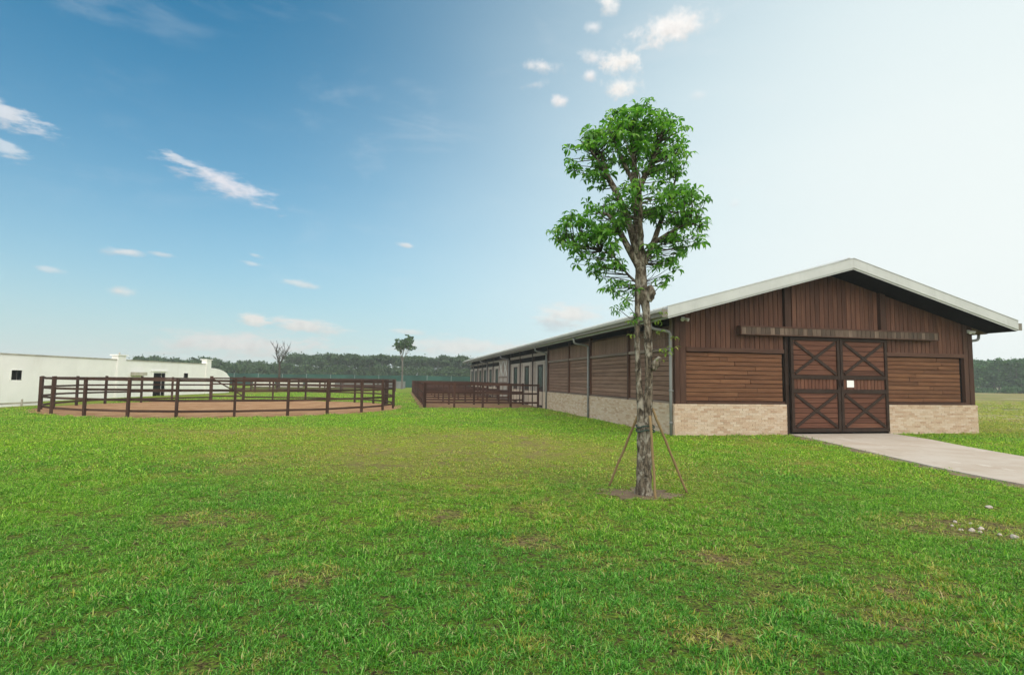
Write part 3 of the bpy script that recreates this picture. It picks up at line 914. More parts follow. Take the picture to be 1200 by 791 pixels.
def wobbly(cx, cy, rx, ry, z, n=40, amp=.12, seed=0.0, rot=0.0):
    q = MB(); V = [(cx, cy, z + .02 * 0)]
    for k in range(n):
        a = 2 * math.pi * k / n
        r = 1 + amp * (mnoise.noise(Vector((math.cos(a) * 1.7 + seed, math.sin(a) * 1.7, seed))) + .5 * mnoise.noise(Vector((math.cos(a) * 5 + seed, math.sin(a) * 5, seed * 2))))
        x, y = rx * r * math.cos(a), ry * r * math.sin(a)
        V.append((cx + x * math.cos(rot) - y * math.sin(rot), cy + x * math.sin(rot) + y * math.cos(rot), z))
    q.add(V, [(0, 1 + k, 1 + (k + 1) % n) for k in range(n)])
    return q


# strip of bare soil beside the path
SL_ = [(x - .22 - .12 * math.sin(i * 1.9), y) for i, (x, y) in enumerate(PLs)]
q = MB(); n = len(PLs)
q.add([(x, y, .004) for x, y in SL_] + [(x + .02, y, .004) for x, y in PLs], [(i, i + 1, n + i + 1, n + i) for i in range(n - 1)])
tag(obj('soil_strip', q, M['tree_soil']), 'strip of bare brown soil along the edge of the path', 'soil', kind='structure')

# ------------------------------------------------------------------ round pen
PCX, PCY, PR_ = -14.19, 29.0, 7.95
tag(obj('pen_soil', wobbly(PCX, PCY, PR_ + .5, PR_ + .45, .006, 90, .05, 3.0), M['pen_soil']), 'orange brown sand floor of the round pen', 'soil', kind='structure')
pen = thing('round_pen', 'round brown timber pen with four rails around orange sand', 'fence', (PCX, PCY, 0))
NP = 26; PH = 1.50
A0 = math.atan2(20.91 - PCY, -12.61 - PCX)


def rail_bar(parent, kind, p, q_, wd, th, name='rail'):
    """board from p to q_, local X along it, mesh shared by length"""
    p = Vector(p); q_ = Vector(q_); L = round((q_ - p).length, 2)
    key = ('rail', kind, L, wd, th)
    if key not in _pl:
        m_ = MB(); m_.box(-L / 2, L / 2, -th / 2, th / 2, -wd / 2, wd / 2); _pl[key] = m_.mesh(name, M[kind])
    o = link(name, _pl[key], parent)
    d = (q_ - p)
    o.location = (p + q_) / 2
    o.rotation_euler = (0, -math.atan2(d.z, math.hypot(d.x, d.y)), math.atan2(d.y, d.x))
    return o


def fence_post(parent, kind, x, y, h, r, rz=0.0):
    key = ('post', kind, round(h, 2), r)
    if key not in _pl:
        m_ = MB()
        m_.box(-.1, h - .02, -r, r, -r, r)
        m_.prism([(-r, -r), (r, -r), (r, r), (-r, r)], 'x', h - .02, h)
        _pl[key] = m_.mesh('post', M[kind])
    o = link('post', _pl[key], parent)
    o.location = (x, y, random.uniform(-.02, .02))
    o.rotation_euler = (0, -math.pi / 2 + random.uniform(-.012, .012), rz)
    return o


pp = []
for k in range(NP):
    a = A0 + 2 * math.pi * k / NP + random.uniform(-.018, .018)
    pp.append((PR_ * math.cos(a), PR_ * math.sin(a), a))
gate_k = min(range(NP), key=lambda k: abs(pp[k][0] + PCX + 17.2) + abs(pp[k][1] + PCY - 36.4))
for k, (x, y, a) in enumerate(pp):
    big = k in (gate_k, (gate_k + 1) % NP) 
    fence_post(pen, 'fence', x, y, PH + (.08 if big else 0), .085 if big else .047, a)
x_, y_, a_ = pp[min(range(NP), key=lambda k: abs(pp[k][0] + PCX + 7.1) + abs(pp[k][1] + PCY - 32.3))]
fence_post(pen, 'fence', x_ - .25 * math.sin(a_), y_ + .25 * math.cos(a_), PH, .085, a_)
for k in range(NP):
    (x0, y0, a0), (x1, y1, a1) = pp[k], pp[(k + 1) % NP]
    off = 1 - .075 / PR_
    hs = (.225, .635, 1.02, 1.41)
    if k == gate_k:
        gt = link('gate', MB().box(0, .001, 0, .001, .2, .201).mesh('gate', M['fence']), pen)
        for h in (.3, .7, 1.08, 1.44):
            rail_bar(gt, 'fence', (x0 * off, y0 * off, h), (x1 * off, y1 * off, h), .09, .04)
        q = MB(); q.bar((x0 * off, y0 * off, .3), (x1 * off, y1 * off, 1.44), .08, .03); obj('brace', q, M['fence'], gt)
        continue
    for h in hs:
        j = random.uniform(-.012, .012)
        rail_bar(pen, 'fence', (x0 * off, y0 * off, h + j), (x1 * off, y1 * off, h + random.uniform(-.012, .012)), .088, .032)

# ------------------------------------------------------------------ paddock runs along the stable
pad = thing('paddock_fence', 'reddish brown rail fence of narrow paddock runs joined to the stable side', 'fence', W(-6.7, 15.4), TH)
PADH = 1.36
B0 = 15.4


def run(p, q_, nb, hs, last=True):
    p = Vector(p); q_ = Vector(q_)
    for i in range(nb + 1):
        c = p.lerp(q_, i / nb)
        if i < nb or last: fence_post(pad, 'fence_red', c.x, c.y, PADH, .055)
        if i < nb:
            e = p.lerp(q_, (i + 1) / nb)
            for h in hs:
                rail_bar(pad, 'fence_red', (c.x, c.y - .001, h + random.uniform(-.01, .01)), (e.x, e.y, h + random.uniform(-.01, .01)), .10, .032)


cross = [0.0, 4.0, 8.8, 13.6, 18.4, 23.2, 28.0, 33.5]
for k, c in enumerate(cross):
    run((.06 if k else 0, c, 0), (6.35, c, 0), 4, (.30, .80, 1.29))
for k in range(len(cross) - 1):
    run((0, cross[k] + .0, 0), (0, cross[k + 1], 0), 2, (.30, .80, 1.29), last=(k == len(cross) - 2))
fence_post(pad, 'fence_red', -.02, .45, PADH, .075)
c = [W(-7.0, 15.2), W(-.08, 15.2), W(-.08, 49.5), W(-7.0, 49.5)]
q = MB(); q.add([(v.x, v.y, .005) for v in c], [(0, 1, 2, 3)])
tag(obj('paddock_soil', q, M['pad_soil']), 'trodden brown soil inside the narrow paddock runs', 'soil', kind='structure')

# ------------------------------------------------------------------ white farm building on the left
BX = -27.2
wb = thing('white_building', 'long low whitewashed farm building with flat parapet and dark doorway', 'building', (BX, 14, 0))


def wall_with_holes(y0, y1, z0, z1, holes, x0, x1):
    """solid wall between x0 and x1 with rectangular openings (y0,y1,z0,z1)"""
    q = MB(); ys = sorted({y0, y1, *[h[0] for h in holes], *[h[1] for h in holes]}); zs = sorted({z0, z1, *[h[2] for h in holes], *[h[3] for h in holes]})
    for i in range(len(ys) - 1):
        runs = []
        for j in range(len(zs) - 1):
            cy, cz = (ys[i] + ys[i + 1]) / 2, (zs[j] + zs[j + 1]) / 2
            if any(h[0] < cy < h[1] and h[2] < cz < h[3] for h in holes): continue
            if runs and abs(runs[-1][1] - zs[j]) < 1e-6: runs[-1][1] = zs[j + 1]
            else: runs.append([zs[j], zs[j + 1]])
        for r in runs: q.box(x0, x1, ys[i], ys[i + 1], r[0], r[1])
    return q


oy = 14.0
holes = [(30.15 - oy, 30.80 - oy, 1.22, 1.76), (42.1 - oy, 43.55 - oy, .0, 1.75), (46.0 - oy, 46.62 - oy, 1.40, 1.78)]
obj('wall', wall_with_holes(0, 49.3 - oy, 0, 2.60, holes, -.25, 0), M['white_wall'], wb)
part('rear_body', 'white_wall', (-8, -.55, 0, 49.2 - oy, 0, 2.45), parent=wb)
part('dark_room', 'dark', (-.53, -.42, .1, 49.0 - oy, 0.02, 2.4), parent=wb)
part('coping', 'coping', (-.30, .05, 0, 38.1 - oy, 2.603, 2.66), parent=wb)
part('coping', 'coping', (-.30, .05, 38.9 - oy, 49.2 - oy, 2.603, 2.65), parent=wb)
for y0, y1, zt_ in ((38.12 - oy, 38.88 - oy, 2.90), (49.22 - oy, 49.95 - oy, 2.98)):
    pl_ = part('pillar', 'white_wall', (-.35, .12, y0, y1, 0, zt_), parent=wb)
    part('pillar_cap', 'white_wall', (-.42, .19, y0 - .12, y1 + .12, zt_ + .003, zt_ + .07), parent=pl_)
q = MB(); q.tube([(-.1, 38.5 - oy, 2.97), (-.1, 38.5 - oy, 3.12)], .05, 8); obj('finial', q, M['coping'], wb)
wn = part('window', 'white_wall', (-.30, .03, 30.08 - oy, 30.15 - oy, 1.20, 1.78), (-.30, .03, 30.80 - oy, 30.87 - oy, 1.20, 1.78), (-.30, .03, 30.15 - oy, 30.80 - oy, 1.761, 1.80), parent=wb)
part('pane', 'dark', (-.27, -.26, 30.15 - oy, 30.80 - oy, 1.22, 1.76), parent=wn)
wn = part('window', 'white_wall', (-.30, .03, 45.93 - oy, 46.0 - oy, 1.38, 1.80), (-.30, .03, 46.62 - oy, 46.69 - oy, 1.38, 1.80), (-.30, .03, 46.0 - oy, 46.62 - oy, 1.781, 1.83), parent=wb)
part('pane', 'dark', (-.27, -.26, 46.0 - oy, 46.62 - oy, 1.40, 1.78), parent=wn)
dw_ = part('doorway', 'white_wall', (-.30, .05, 41.96 - oy, 42.1 - oy, 0, 1.85), (-.30, .05, 43.55 - oy, 43.69 - oy, 0, 1.85), (-.30, .08, 41.8 - oy, 43.85 - oy, 1.852, 1.95), parent=wb)
part('door', 'dark', (-.24, -.20, 42.1 - oy, 42.9 - oy, 0, 1.74), parent=dw_)
hd_ = part('vent_hood', 'coping', (.003, .35, 39.6 - oy, 40.9 - oy, 1.55, 1.78), parent=wb)
# lower wing with a curved end
pts = [(49.95 - oy, 0)] + [(53.6 - oy, 0), (53.6 - oy, 1.45)] + [(53.4 - oy - 3.4 * t_, 1.45 + .85 * math.sqrt(max(0, 1 - (1 - t_) ** 2))) for t_ in (.12, .3, .5, .75, 1.0)]
pts.insert(0, (49.96 - oy, .0)); pts = [pts[0]] + pts[2:]
pts[-1] = (49.96 - oy, 2.3)
q = MB(); q.prism(pts, 'x', -3.0, -.02)
obj('curved_wing', q, M['white_wall'], wb)
# kerb with little posts in front of it
kerb = thing('low_kerb', 'low pale concrete kerb with small posts in front of the white building', 'kerb', (-24.0, 14, 0))
q = MB(); q.box(-1.2, 0, 0, 14.5, -.02, .10); obj('slab', q, M['white_wall'], kerb)
q = MB(); q.box(-.12, -.02, 0, 14.5, .103, .17); obj('edging', q, M['coping'], kerb)
_pm = MB().box(-.03, .03, -.03, .03, 0, .34).mesh('post', M['coping'])
for k in range(8): link('post', _pm, kerb, (.06, 1.0 + k * 1.75, 0))

# ------------------------------------------------------------------ far net fence, walls, paddock
net = thing('net_fence', 'long dark green shade net fence in front of the far wood', 'fence', (-66, 92, 0))
for k in range(16):
    x = k * 4.0
    q = MB(); q.box(x + .05, x + 3.95, -.015, .015, .05, 2.0 + .05 * math.sin(k * 1.7)); obj('net_panel', q, M['netting'], net)
_pm = MB().tube([(0, 0, 0), (0, 0, 2.12)], .045, 6).mesh('post', M['net_post'])
for k in range(17): link('post', _pm, net, (k * 4.0, 0, 0))
sw_ = thing('far_wall', 'long low far wall, white at its left and grey at its right', 'wall', (-40, 86, 0))
for k, (x0, x1, h, m_) in enumerate(((0, 3.2, .95, 'shed_white'), (3.6, 7.6, 1.0, 'shed_white'), (8.1, 12.6, 1.05, 'shed_white'), (12.65, 23.5, 1.02, 'shed_grey'))):
    q = MB(); q.box(x0, x1, 0, .4, 0, h); q.box(x0 - .03, x1 + .03, -.05, .45, h + .003, h + .09); obj('wall_panel', q, M[m_], sw_)
far = thing('far_paddock_fence', 'distant brown rail fence behind the round pen', 'fence', (-24, 55, 0))
for (x0, x1, y0, y1, nb) in ((-8, 10.5, 0, 3, 9), (-6, 10, 9, 12, 8)):
    for i in range(nb + 1):
        c = Vector((x0, y0, 0)).lerp(Vector((x1, y1, 0)), i / nb)
        fence_post(far, 'fence', c.x, c.y, 1.45, .07)
        if i < nb:
            e = Vector((x0, y0, 0)).lerp(Vector((x1, y1, 0)), (i + 1) / nb)
            for h in (.35, .72, 1.08, 1.4): rail_bar(far, 'fence', (c.x, c.y, h), (e.x, e.y, h), .13, .04)


# ------------------------------------------------------------------ the main tree
tree = thing('lawn_tree', 'young broadleaf tree with mottled trunk and two tier green crown', 'tree', (1.91, 7.95, 0))
TB = Vector((1.91, 7.95, 0))


def spline(pts, k=6):
    P = [Vector(p) for p in pts]; o = []
    for i in range(len(P) - 1):
        q0, q1, q2, q3 = [P[max(0, min(len(P) - 1, i + d))] for d in (-1, 0, 1, 2)]
        for s in range(k):
            t_ = s / k
            o.append(.5 * ((2 * q1) + (q2 - q0) * t_ + (2 * q0 - 5 * q1 + 4 * q2 - q3) * t_ ** 2 + (3 * q1 - q0 - 3 * q2 + q3) * t_ ** 3))
    return o + [P[-1]]


def spl_r(r, k=6):
    o = []
    for i in range(len(r) - 1):
        for s in range(k): o.append(r[i] + (r[i + 1] - r[i]) * s / k)
    return o + [r[-1]]


trunk = MB()
# two stems grown together: the right-hand one carries the crown (coordinates relative to the base)
A = [(.0, 0, -.06), (.0, 0, .12), (.015, 0, .5), (.045, 0, 1.1), (.058, 0, 1.6), (.055, 0, 2.1), (.030, 0, 2.6), (-.02, .0, 2.9), (-.05, .01, 3.35), (-.08, .02, 3.9), (-.12, .02, 4.45), (-.14, .0, 4.9), (-.16, -.02, 5.25)]
Ar = [.130, .096, .075, .061, .055, .054, .054, .078, .072, .063, .054, .036, .014]
trunk.tube(spline(A, 9), spl_r(Ar, 9), 26, 0, True, .15, 6.0)
B = [(-.03, .03, -.05), (-.03, .03, .5), (-.052, .02, 1.1), (-.078, .02, 1.6), (-.100, .015, 2.1), (-.10, .01, 2.6), (-.08, .0, 2.95), (-.08, .0, 3.3)]
trunk.tube(spline(B, 9), spl_r([.115, .081, .053, .044, .039, .041, .054, .042], 9), 20, 0, True, .18, 7.0)
trunk.tube(spline([(.09, -.05, 1.78), (.15, -.08, 1.86), (.19, -.10, 1.95)], 5), spl_r([.05, .06, .025], 5), 12, 0, True, .3, 16)
trunk.tube(spline([(.05, -.04, 2.75), (.09, -.06, 2.86), (.07, -.05, 2.98)], 5), spl_r([.045, .06, .03], 5), 12, 0, True, .25, 16)
LIMBS = [
    ([(-.07, 0, 3.25), (-.20, .02, 3.5), (-.36, .03, 3.8), (-.50, .0, 4.0), (-.66, -.05, 4.05)], [.06, .05, .04, .028, .012]),
    ([(-.10, 0, 3.45), (-.25, -.04, 3.95), (-.42, -.06, 4.35), (-.55, -.04, 4.62), (-.62, .0, 4.95)], [.055, .05, .045, .04, .015]),
    ([(.0, 0, 3.3), (.14, .02, 3.62), (.28, .05, 4.0), (.42, .1, 4.3), (.50, .1, 4.62)], [.05, .042, .034, .024, .012]),
    ([(-.10, 0, 4.35), (.02, -.02, 4.62), (.10, -.04, 4.78), (.22, -.05, 5.1), (.30, -.03, 5.4)], [.045, .042, .04, .022, .010]),
    ([(-.12, 0, 4.45), (-.24, .06, 4.75), (-.38, .1, 5.1), (-.5, .1, 5.4)], [.035, .03, .02, .009]),
    ([(.14, .02, 3.62), (.36, -.1, 3.75), (.58, -.18, 3.85), (.74, -.2, 3.82)], [.03, .024, .017, .008]),
    ([(-.36, .03, 3.8), (-.62, .1, 3.72), (-.86, .12, 3.7), (-1.1, .1, 3.62)], [.026, .02, .014, .006]),
    ([(-.06, .03, 3.0), (-.22, .06, 3.15), (-.42, .04, 3.4), (-.62, .0, 3.48)], [.022, .018, .013, .006]),
    ([(.10, -.04, 4.78), (.30, .1, 4.9), (.48, .18, 5.0), (.6, .2, 5.12)], [.022, .018, .012, .006]),
    ([(-.05, .05, 3.5), (-.06, .3, 3.9), (-.02, .5, 4.2), (.02, .6, 4.6)], [.035, .03, .02, .01]),
    ([(-.06, -.05, 3.5), (-.12, -.3, 3.85), (-.16, -.5, 4.1), (-.2, -.6, 4.4)], [.035, .03, .02, .01]),
    ([(-.42, -.06, 4.35), (-.66, -.1, 4.75), (-.84, -.1, 5.0), (-.95, -.1, 5.1)], [.026, .02, .013, .006]),
]
for P_, r_ in LIMBS: trunk.tube(spline(P_, 5), spl_r(r_, 5), 9, 0, True, .08, 12)

# where the leaf whorls sit: around lobes measured on the photo (relative to the trunk base), denser outside
LOB = [  # cx, cy, cz, rx, ry, rz, count
    (-.36, 0, 5.10, .56, .72, .40, 74), (.14, 0, 5.08, .46, .68, .38, 58), (-.10, 0, 5.36, .56, .6, .26, 58), (-.80, 0, 4.92, .32, .42, .34, 34), (.40, 0, 4.90, .26, .45, .36, 26),
    (.02, -.1, 4.80, .34, .5, .2, 14), (-.70, 0, 4.58, .26, .3, .16, 10),
    (-.10, 0, 4.22, .56, .75, .22, 50), (.42, 0, 4.12, .44, .65, .30, 58), (.64, 0, 3.80, .26, .4, .34, 34), (-.58, 0, 3.98, .42, .6, .27, 48), (-.98, 0, 3.78, .38, .45, .26, 40),
    (-.72, 0, 3.50, .44, .5, .24, 40), (.30, 0, 3.52, .32, .45, .24, 22), (-.52, 0, 3.20, .30, .3, .20, 14), (.28, 0, 3.2, .20, .25, .22, 8), (-.32, 0, 2.88, .26, .2, .18, 12), (.66, 0, 4.30, .16, .3, .22, 9),
]
W_ = []
for cx, cy, cz, rx, ry, rz_, n in LOB:
    for _ in range(int(n * 1.08)):
        d = rng.normal(size=3); d /= np.linalg.norm(d)
        r = rng.uniform(.45, 1.02) ** .6
        W_.append(Vector((cx + d[0] * rx * r, cy + d[1] * ry * r, cz + d[2] * rz_ * r)))


def whorl(seed, nl, ll):
    rr = random.Random(seed); q = MB()
    for k in range(nl):
        az = 2 * math.pi * k / nl + rr.uniform(-.3, .3); L = ll * rr.uniform(.75, 1.15); wd = L * rr.uniform(.21, .29)
        rise = rr.uniform(-.1, .75); droop = rr.uniform(.55, 1.3)
        pts = []; p = Vector((0, 0, 0)); pitch = rise
        for s in range(4):
            pts.append(p.copy())
            p = p + Vector((math.cos(pitch), 0, math.sin(pitch))) * (L / 3); pitch -= droop
        ww = [.12, .95, .9, .03]
        V = []
        for s in range(4):
            V += [pts[s] + Vector((0, -wd / 2 * ww[s], .06 * wd)), pts[s] + Vector((0, 0, -.06 * wd)), pts[s] + Vector((0, wd / 2 * ww[s], .06 * wd))]
        Mz = Matrix.Rotation(az, 3, 'Z') @ Matrix.Rotation(rr.uniform(-.5, .5), 3, 'X')
        V = [Mz @ (v + Vector((.015, 0, 0))) for v in V]
        F = []
        for s in range(3): F += [(3 * s, 3 * s + 3, 3 * s + 4, 3 * s + 1), (3 * s + 1, 3 * s + 4, 3 * s + 5, 3 * s + 2)]
        q.add(V, F, 0, True)
    return q


WV = [whorl(100 + k, 6 + k % 4, .155) for k in range(10)]
WM = [v.mesh('leaf_cluster', M['leaf'], fix=False) for v in WV]
lp = []
for P_, r_ in LIMBS: lp += [(p, r) for p, r in zip(spline(P_, 5), spl_r(r_, 5))]
lp += [(p, r) for p, r in zip(spline(A, 9), spl_r(Ar, 9)) if p.z > 3.2]
twig = MB()
order = sorted(W_, key=lambda p: p.y + random.uniform(-.15, .15))
rest = MB()
for i, p in enumerate(order):
    # twig from the nearest limb that lies lower
    q_, r0 = min(lp, key=lambda t_: (t_[0] - p).length + max(0, t_[0].z - p.z + .05) * 2.5)
    mid = q_.lerp(p, .55) + Vector((random.uniform(-.04, .04), random.uniform(-.04, .04), random.uniform(-.05, .02)))
    twig.tube([q_, mid, p], [.0085, .006, .0035], 4, 0, False)
    k = random.randrange(10); s = random.uniform(.8, 1.2)
    e = Euler((random.uniform(-.5, .5), random.uniform(-.5, .5), random.uniform(0, 6.28)))
    if i < 274:
        o = link('leaf_cluster', WM[k], tree, p, e); o.scale = (s, s, s)
    else:
        Rm = e.to_matrix() * s
        rest.add([Rm @ Vector(v) + p for v in WV[k].v], WV[k].f, 0, True)
rest_me = rest.mesh('foliage', M['leaf'], fix=False)
tag(link('foliage', rest_me, tree), kind='stuff')
# sprouts low on the trunk
YV = [whorl(300 + k, 5, .10).mesh('sprout', M['young_leaf'], fix=False) for k in range(3)]
for k, p in enumerate([(.43, -.05, 2.22), (.16, -.13, 2.44), (.24, -.1, 2.58), (-.22, -.1, 2.44), (.40, -.05, 2.08), (.22, -.12, 2.05), (.19, -.13, 2.3), (.30, -.08, 2.0), (-.2, -.08, 2.25), (.2, -.1, 1.9)]):
    link('sprout', YV[k % 3], tree, p, (0, 0, k * 1.3))
    twig.tube([(.03, 0, p[2] - .05), Vector(p) * .6 + Vector((.0, 0, p[2] * .4)), p], [.006, .004, .003], 4, 0, False)
for p_ in ((-.36, -.05, 3.02), (-.46, .02, 2.86), (-.28, -.1, 2.66), (-.40, -.02, 2.60), (-.18, -.08, 2.50), (-.52, .05, 3.08), (.26, -.05, 2.98), (.34, .05, 3.08)):
    h_ = Vector((-.04 if p_[0] < 0 else .03, 0, p_[2] - .12)); c_ = Vector(p_)
    twig.tube([h_, h_.lerp(c_, .5) + Vector((0, 0, -.03)), c_ + Vector((0, 0, .05)), c_], [.008, .006, .004, .003], 5, 0, False)
    for q_ in range(3):
        o_ = link('leaf_cluster', WM[random.randrange(10)], tree, c_ + Vector((random.uniform(-.07, .07), random.uniform(-.07, .07), random.uniform(-.06, .06))), (random.uniform(-.6, .6), random.uniform(-.6, .6), random.uniform(0, 6)))
        o_.scale = (.62, .62, .62)
obj('trunk', trunk, M['bark'], tree)
tag(obj('twigs', twig, M['bare_bark'], tree), kind='stuff')
# bare pit, tie and stakes
tag(obj('soil_patch', wobbly(1.88, 8.05, .60, .40, .008, 72, .6, 7.0), M['tree_soil']), 'bare soil patch around the foot of the lawn tree', 'soil', kind='structure')
q = MB(); tie_pts = [(TB.x + .006 + .128 * math.cos(a), TB.y + .01 + .108 * math.sin(a), .93 + .015 * math.sin(3 * a)) for a in [2 * math.pi * k / 20 for k in range(21)]]
for dz in (-.03, .03): q.tube([(x, y, z + dz) for x, y, z in tie_pts], .011, 6, 0, False)
tag(obj('tree_tie', q, M['strap']), 'dark green tie wound round the tree trunk and its stakes', 'tie')
for (p, t_, lab) in (((1.50, 8.55, 0), (1.85, 8.0, 1.18), 'slanting stake propping the left side of the lawn tree'),
                     ((2.56, 8.15, 0), (2.02, 7.98, 1.22), 'slanting stake propping the right side of the lawn tree'),
                     ((1.99, 7.70, 0), (1.95, 7.815, 1.12), 'upright pale stake in front of the lawn tree trunk')):
    p = Vector(p); t_ = Vector(t_); d = (t_ - p); L = d.length
    q = MB(); q.tube([(-.08 + (L + .08) * k / 8, .003 * math.sin(k * 1.7), .003 * math.cos(k * 2.3)) for k in range(9)], [.017 + .002 * (k % 2) for k in range(9)], 8)
    o = obj('tree_stake', q, M['bamboo'], None, p, (0, -math.asin(d.z / L), math.atan2(d.y, d.x)))
    tag(o, lab, 'stake', 'stakes propping the lawn tree')

# ------------------------------------------------------------------ two lone trees far behind
def lone_tree(name, label, x, y, h, seed, leafy):
    rr = random.Random(seed)
    t_ = thing(name, label, 'tree', (x, y, 0))
    q = MB(); lf = MB(); r0 = h * (.016 if leafy else .026)
    def branch(p, d, L, r, lvl):
        pts = [p]; v = d.normalized()
        for s in range(4):
            v = (v + Vector((rr.uniform(-.18, .18), rr.uniform(-.18, .18), rr.uniform(-.02, .14)))).normalized()
            pts.append(pts[-1] + v * (L / 4))
        q.tube(pts, [r * (1 - .17 * k) for k in range(5)], 6, 0, False)
        if lvl > 0:
            for k in range(4 if lvl > 1 else 3):
                s = rr.randint(2, 4); ang = rr.uniform(0, 6.28); sp = rr.uniform(.5, .95)
                nd = (v + Vector((math.cos(ang), math.sin(ang), .25)) * sp)
                branch(pts[s], nd, L * rr.uniform(.5, .72), max(r * .6, .012 if leafy else .028), lvl - 1)
        if leafy and lvl <= 1:
            for _ in range(5):
                c = pts[-1] + Vector((rr.gauss(0, .22), rr.gauss(0, .22), rr.gauss(0, .18))); a = rr.uniform(0, 6.28); u_ = Vector((math.cos(a), math.sin(a), rr.uniform(-.4, .4))) * .16; w_ = Vector((rr.uniform(-1, 1), rr.uniform(-1, 1), 1)).normalized() * .13
                lf.add([c - u_ - w_, c + u_ - w_, c + u_ + w_, c - u_ + w_], [(0, 1, 2, 3)])
    top = h * (.58 if leafy else .52)
    q.tube([(0, 0, 0), (.05, 0, top * .5), (0, .05, top)], [r0 * 1.25, r0, r0 * .8], 8, 0, False)
    for k in range(4 if leafy else 5):
        a = k * 1.6 + rr.uniform(-.3, .3); ex = .40 if leafy else .62
        branch(Vector((0, .05, top * rr.uniform(.75, 1))), Vector((math.cos(a) * ex, math.sin(a) * ex, 1)), h * .27, r0 * .55, 2)
    obj('trunk', q, M['far_bark'] if leafy else M['bare_bark'], t_)
    if leafy: tag(link('crown', lf.mesh('crown', M['far_leaf'], fix=False), t_), kind='stuff')


lone_tree('tall_tree', 'tall slim tree with sparse crown and pale trunk beyond the pens', -16.0, 81, 7.6, 21, True)
lone_tree('bare_tree', 'leafless tree with spreading twigs behind the round pen', -30.6, 73, 6.3, 8, False)


# ------------------------------------------------------------------ far woods
def wood_mass(name, label, spots, leafmat, seed):
    rr = np.random.default_rng(seed); V = []; Fc = []; tr = MB()
    for (x, y, h, rx, umb) in spots:
        tr.tube([(x, y, -.2), (x + rr.normal(0, .1), y, h * .5), (x + rr.normal(0, .25), y, h * .92)], [h * .013, h * .010, h * .005], 5, 0, False)
        nclump = int(12 + rx * 7)
        for _ in range(nclump):
            if umb: c = np.array([x + rr.normal(0, rx * .55), y + rr.normal(0, rx * .55), h * (1 - abs(rr.normal(0, .11)))])
            else:
                zz = rr.uniform(.22, 1.0); wr = rx * (1.05 - zz * .65)
                c = np.array([x + rr.normal(0, wr * .5), y + rr.normal(0, wr * .5), h * zz])
            cr = rr.uniform(.5, 1.0) * (rx / 2.0) ** .5
            for _ in range(22):
                p = c + rr.normal(0, cr * .55, 3) * np.array([1, 1, .6])
                u = rr.normal(size=3); u /= np.linalg.norm(u); v = np.cross(u, rr.normal(size=3)); v /= np.linalg.norm(v)
                s = rr.uniform(.10, .24); u = u * s; v = v * s * .8
                o = len(V); V += [p - u - v, p + u - v, p + u + v, p - u + v]; Fc.append((o, o + 1, o + 2, o + 3))
    me = bpy.data.meshes.new(name); me.from_pydata([tuple(v) for v in V], [], Fc); me.materials.append(leafmat); me.update()
    root = tag(link(name, me), label, 'wood', kind='stuff')
    tag(obj('trunks', tr, M['far_bark'], root), kind='stuff')


sp = []
rs = random.Random(3)
for k in range(300):        # left and middle wood, beyond the net
    t_ = k / 299; az = R(-34 + 36 * t_ + rs.uniform(-.3, .3)); d = rs.uniform(138, 172)
    pxp = math.tan(az)
    lowgap = 1.0
    h = rs.uniform(3.9, 5.6)
    if -.52 < pxp < -.42: h *= .90
    umb = rs.random() < .6 and pxp > -.40
    if umb: h = rs.uniform(5.6, 7.0)
    elif pxp > -.40: h *= .78
    if -.235 < pxp < -.215: continue
    sp.append((d * math.sin(az), d * math.cos(az), h * d / 150, rs.uniform(1.3, 2.4), umb))
for k in range(150):
    az = R(-34 + 36 * rs.random()); d = rs.uniform(132, 140)
    sp.append((d * math.sin(az), d * math.cos(az), rs.uniform(2.9, 4.3), rs.uniform(1.4, 2.2), False))
for k in range(34):
    az = R(-19 + 21 * rs.random()); d = rs.uniform(136, 150)
    sp.append((d * math.sin(az), d * math.cos(az), rs.uniform(6.0, 7.3), rs.uniform(1.0, 1.7), True))
wood_mass('far_wood', 'hazy dark green wood along the horizon beyond the net fence', sp, M['far_leaf'], 5)
sp = []
for k in range(230):        # right wood behind the meadow
    t_ = k / 229; az = R(33 + 20 * t_ + rs.uniform(-.3, .3)); d = rs.uniform(165, 186)
    sp.append((d * math.sin(az), d * math.cos(az), rs.uniform(5.0, 8.0), rs.uniform(1.2, 2.3), rs.random() < .2))
wood_mass('meadow_wood', 'dense green wood behind the meadow to the right of the stable', sp, M['far_leaf2'], 9)
sp = [(rs.uniform(85, 165), 0, 0, 0, 0) for _ in range(60)]
sp = [(x, 122 + rs.uniform(-6, 6) - (x - 120) * .35, rs.uniform(.7, 1.5), rs.uniform(.9, 1.6), False) for (x, *_z) in sp]
wood_mass('meadow_scrub', 'low grey green scrub at the foot of the right wood', sp, M['far_leaf2'], 13)

# ------------------------------------------------------------------ pale stones on the bare patch
def stone(x, y, r, seed):
    q = MB(); n, m_ = 9, 6
    for j in range(m_ + 1):
        ph = math.pi * j / m_
        for k in range(n):
            a = 2 * math.pi * k / n
            v = Vector((math.sin(ph) * math.cos(a), math.sin(ph) * math.sin(a) * .8, math.cos(ph) * .62))
            v *= .88 * r * (1 + .35 * mnoise.noise(v * 1.8 + Vector((seed * 3.1, 0, 0))) + .15 * mnoise.noise(v * 5 + Vector((seed, 0, 0))))
            q.v.append(tuple(v))
    for j in range(m_):
        for k in range(n):
            a, b = j * n + k, j * n + (k + 1) % n
            q.f.append((a, b, b + n, a + n)); q.mi.append(0); q.sm.append(False)
    return obj('stone', q, M['stone'], None, (x, y, r * .22), (0, 0, seed))


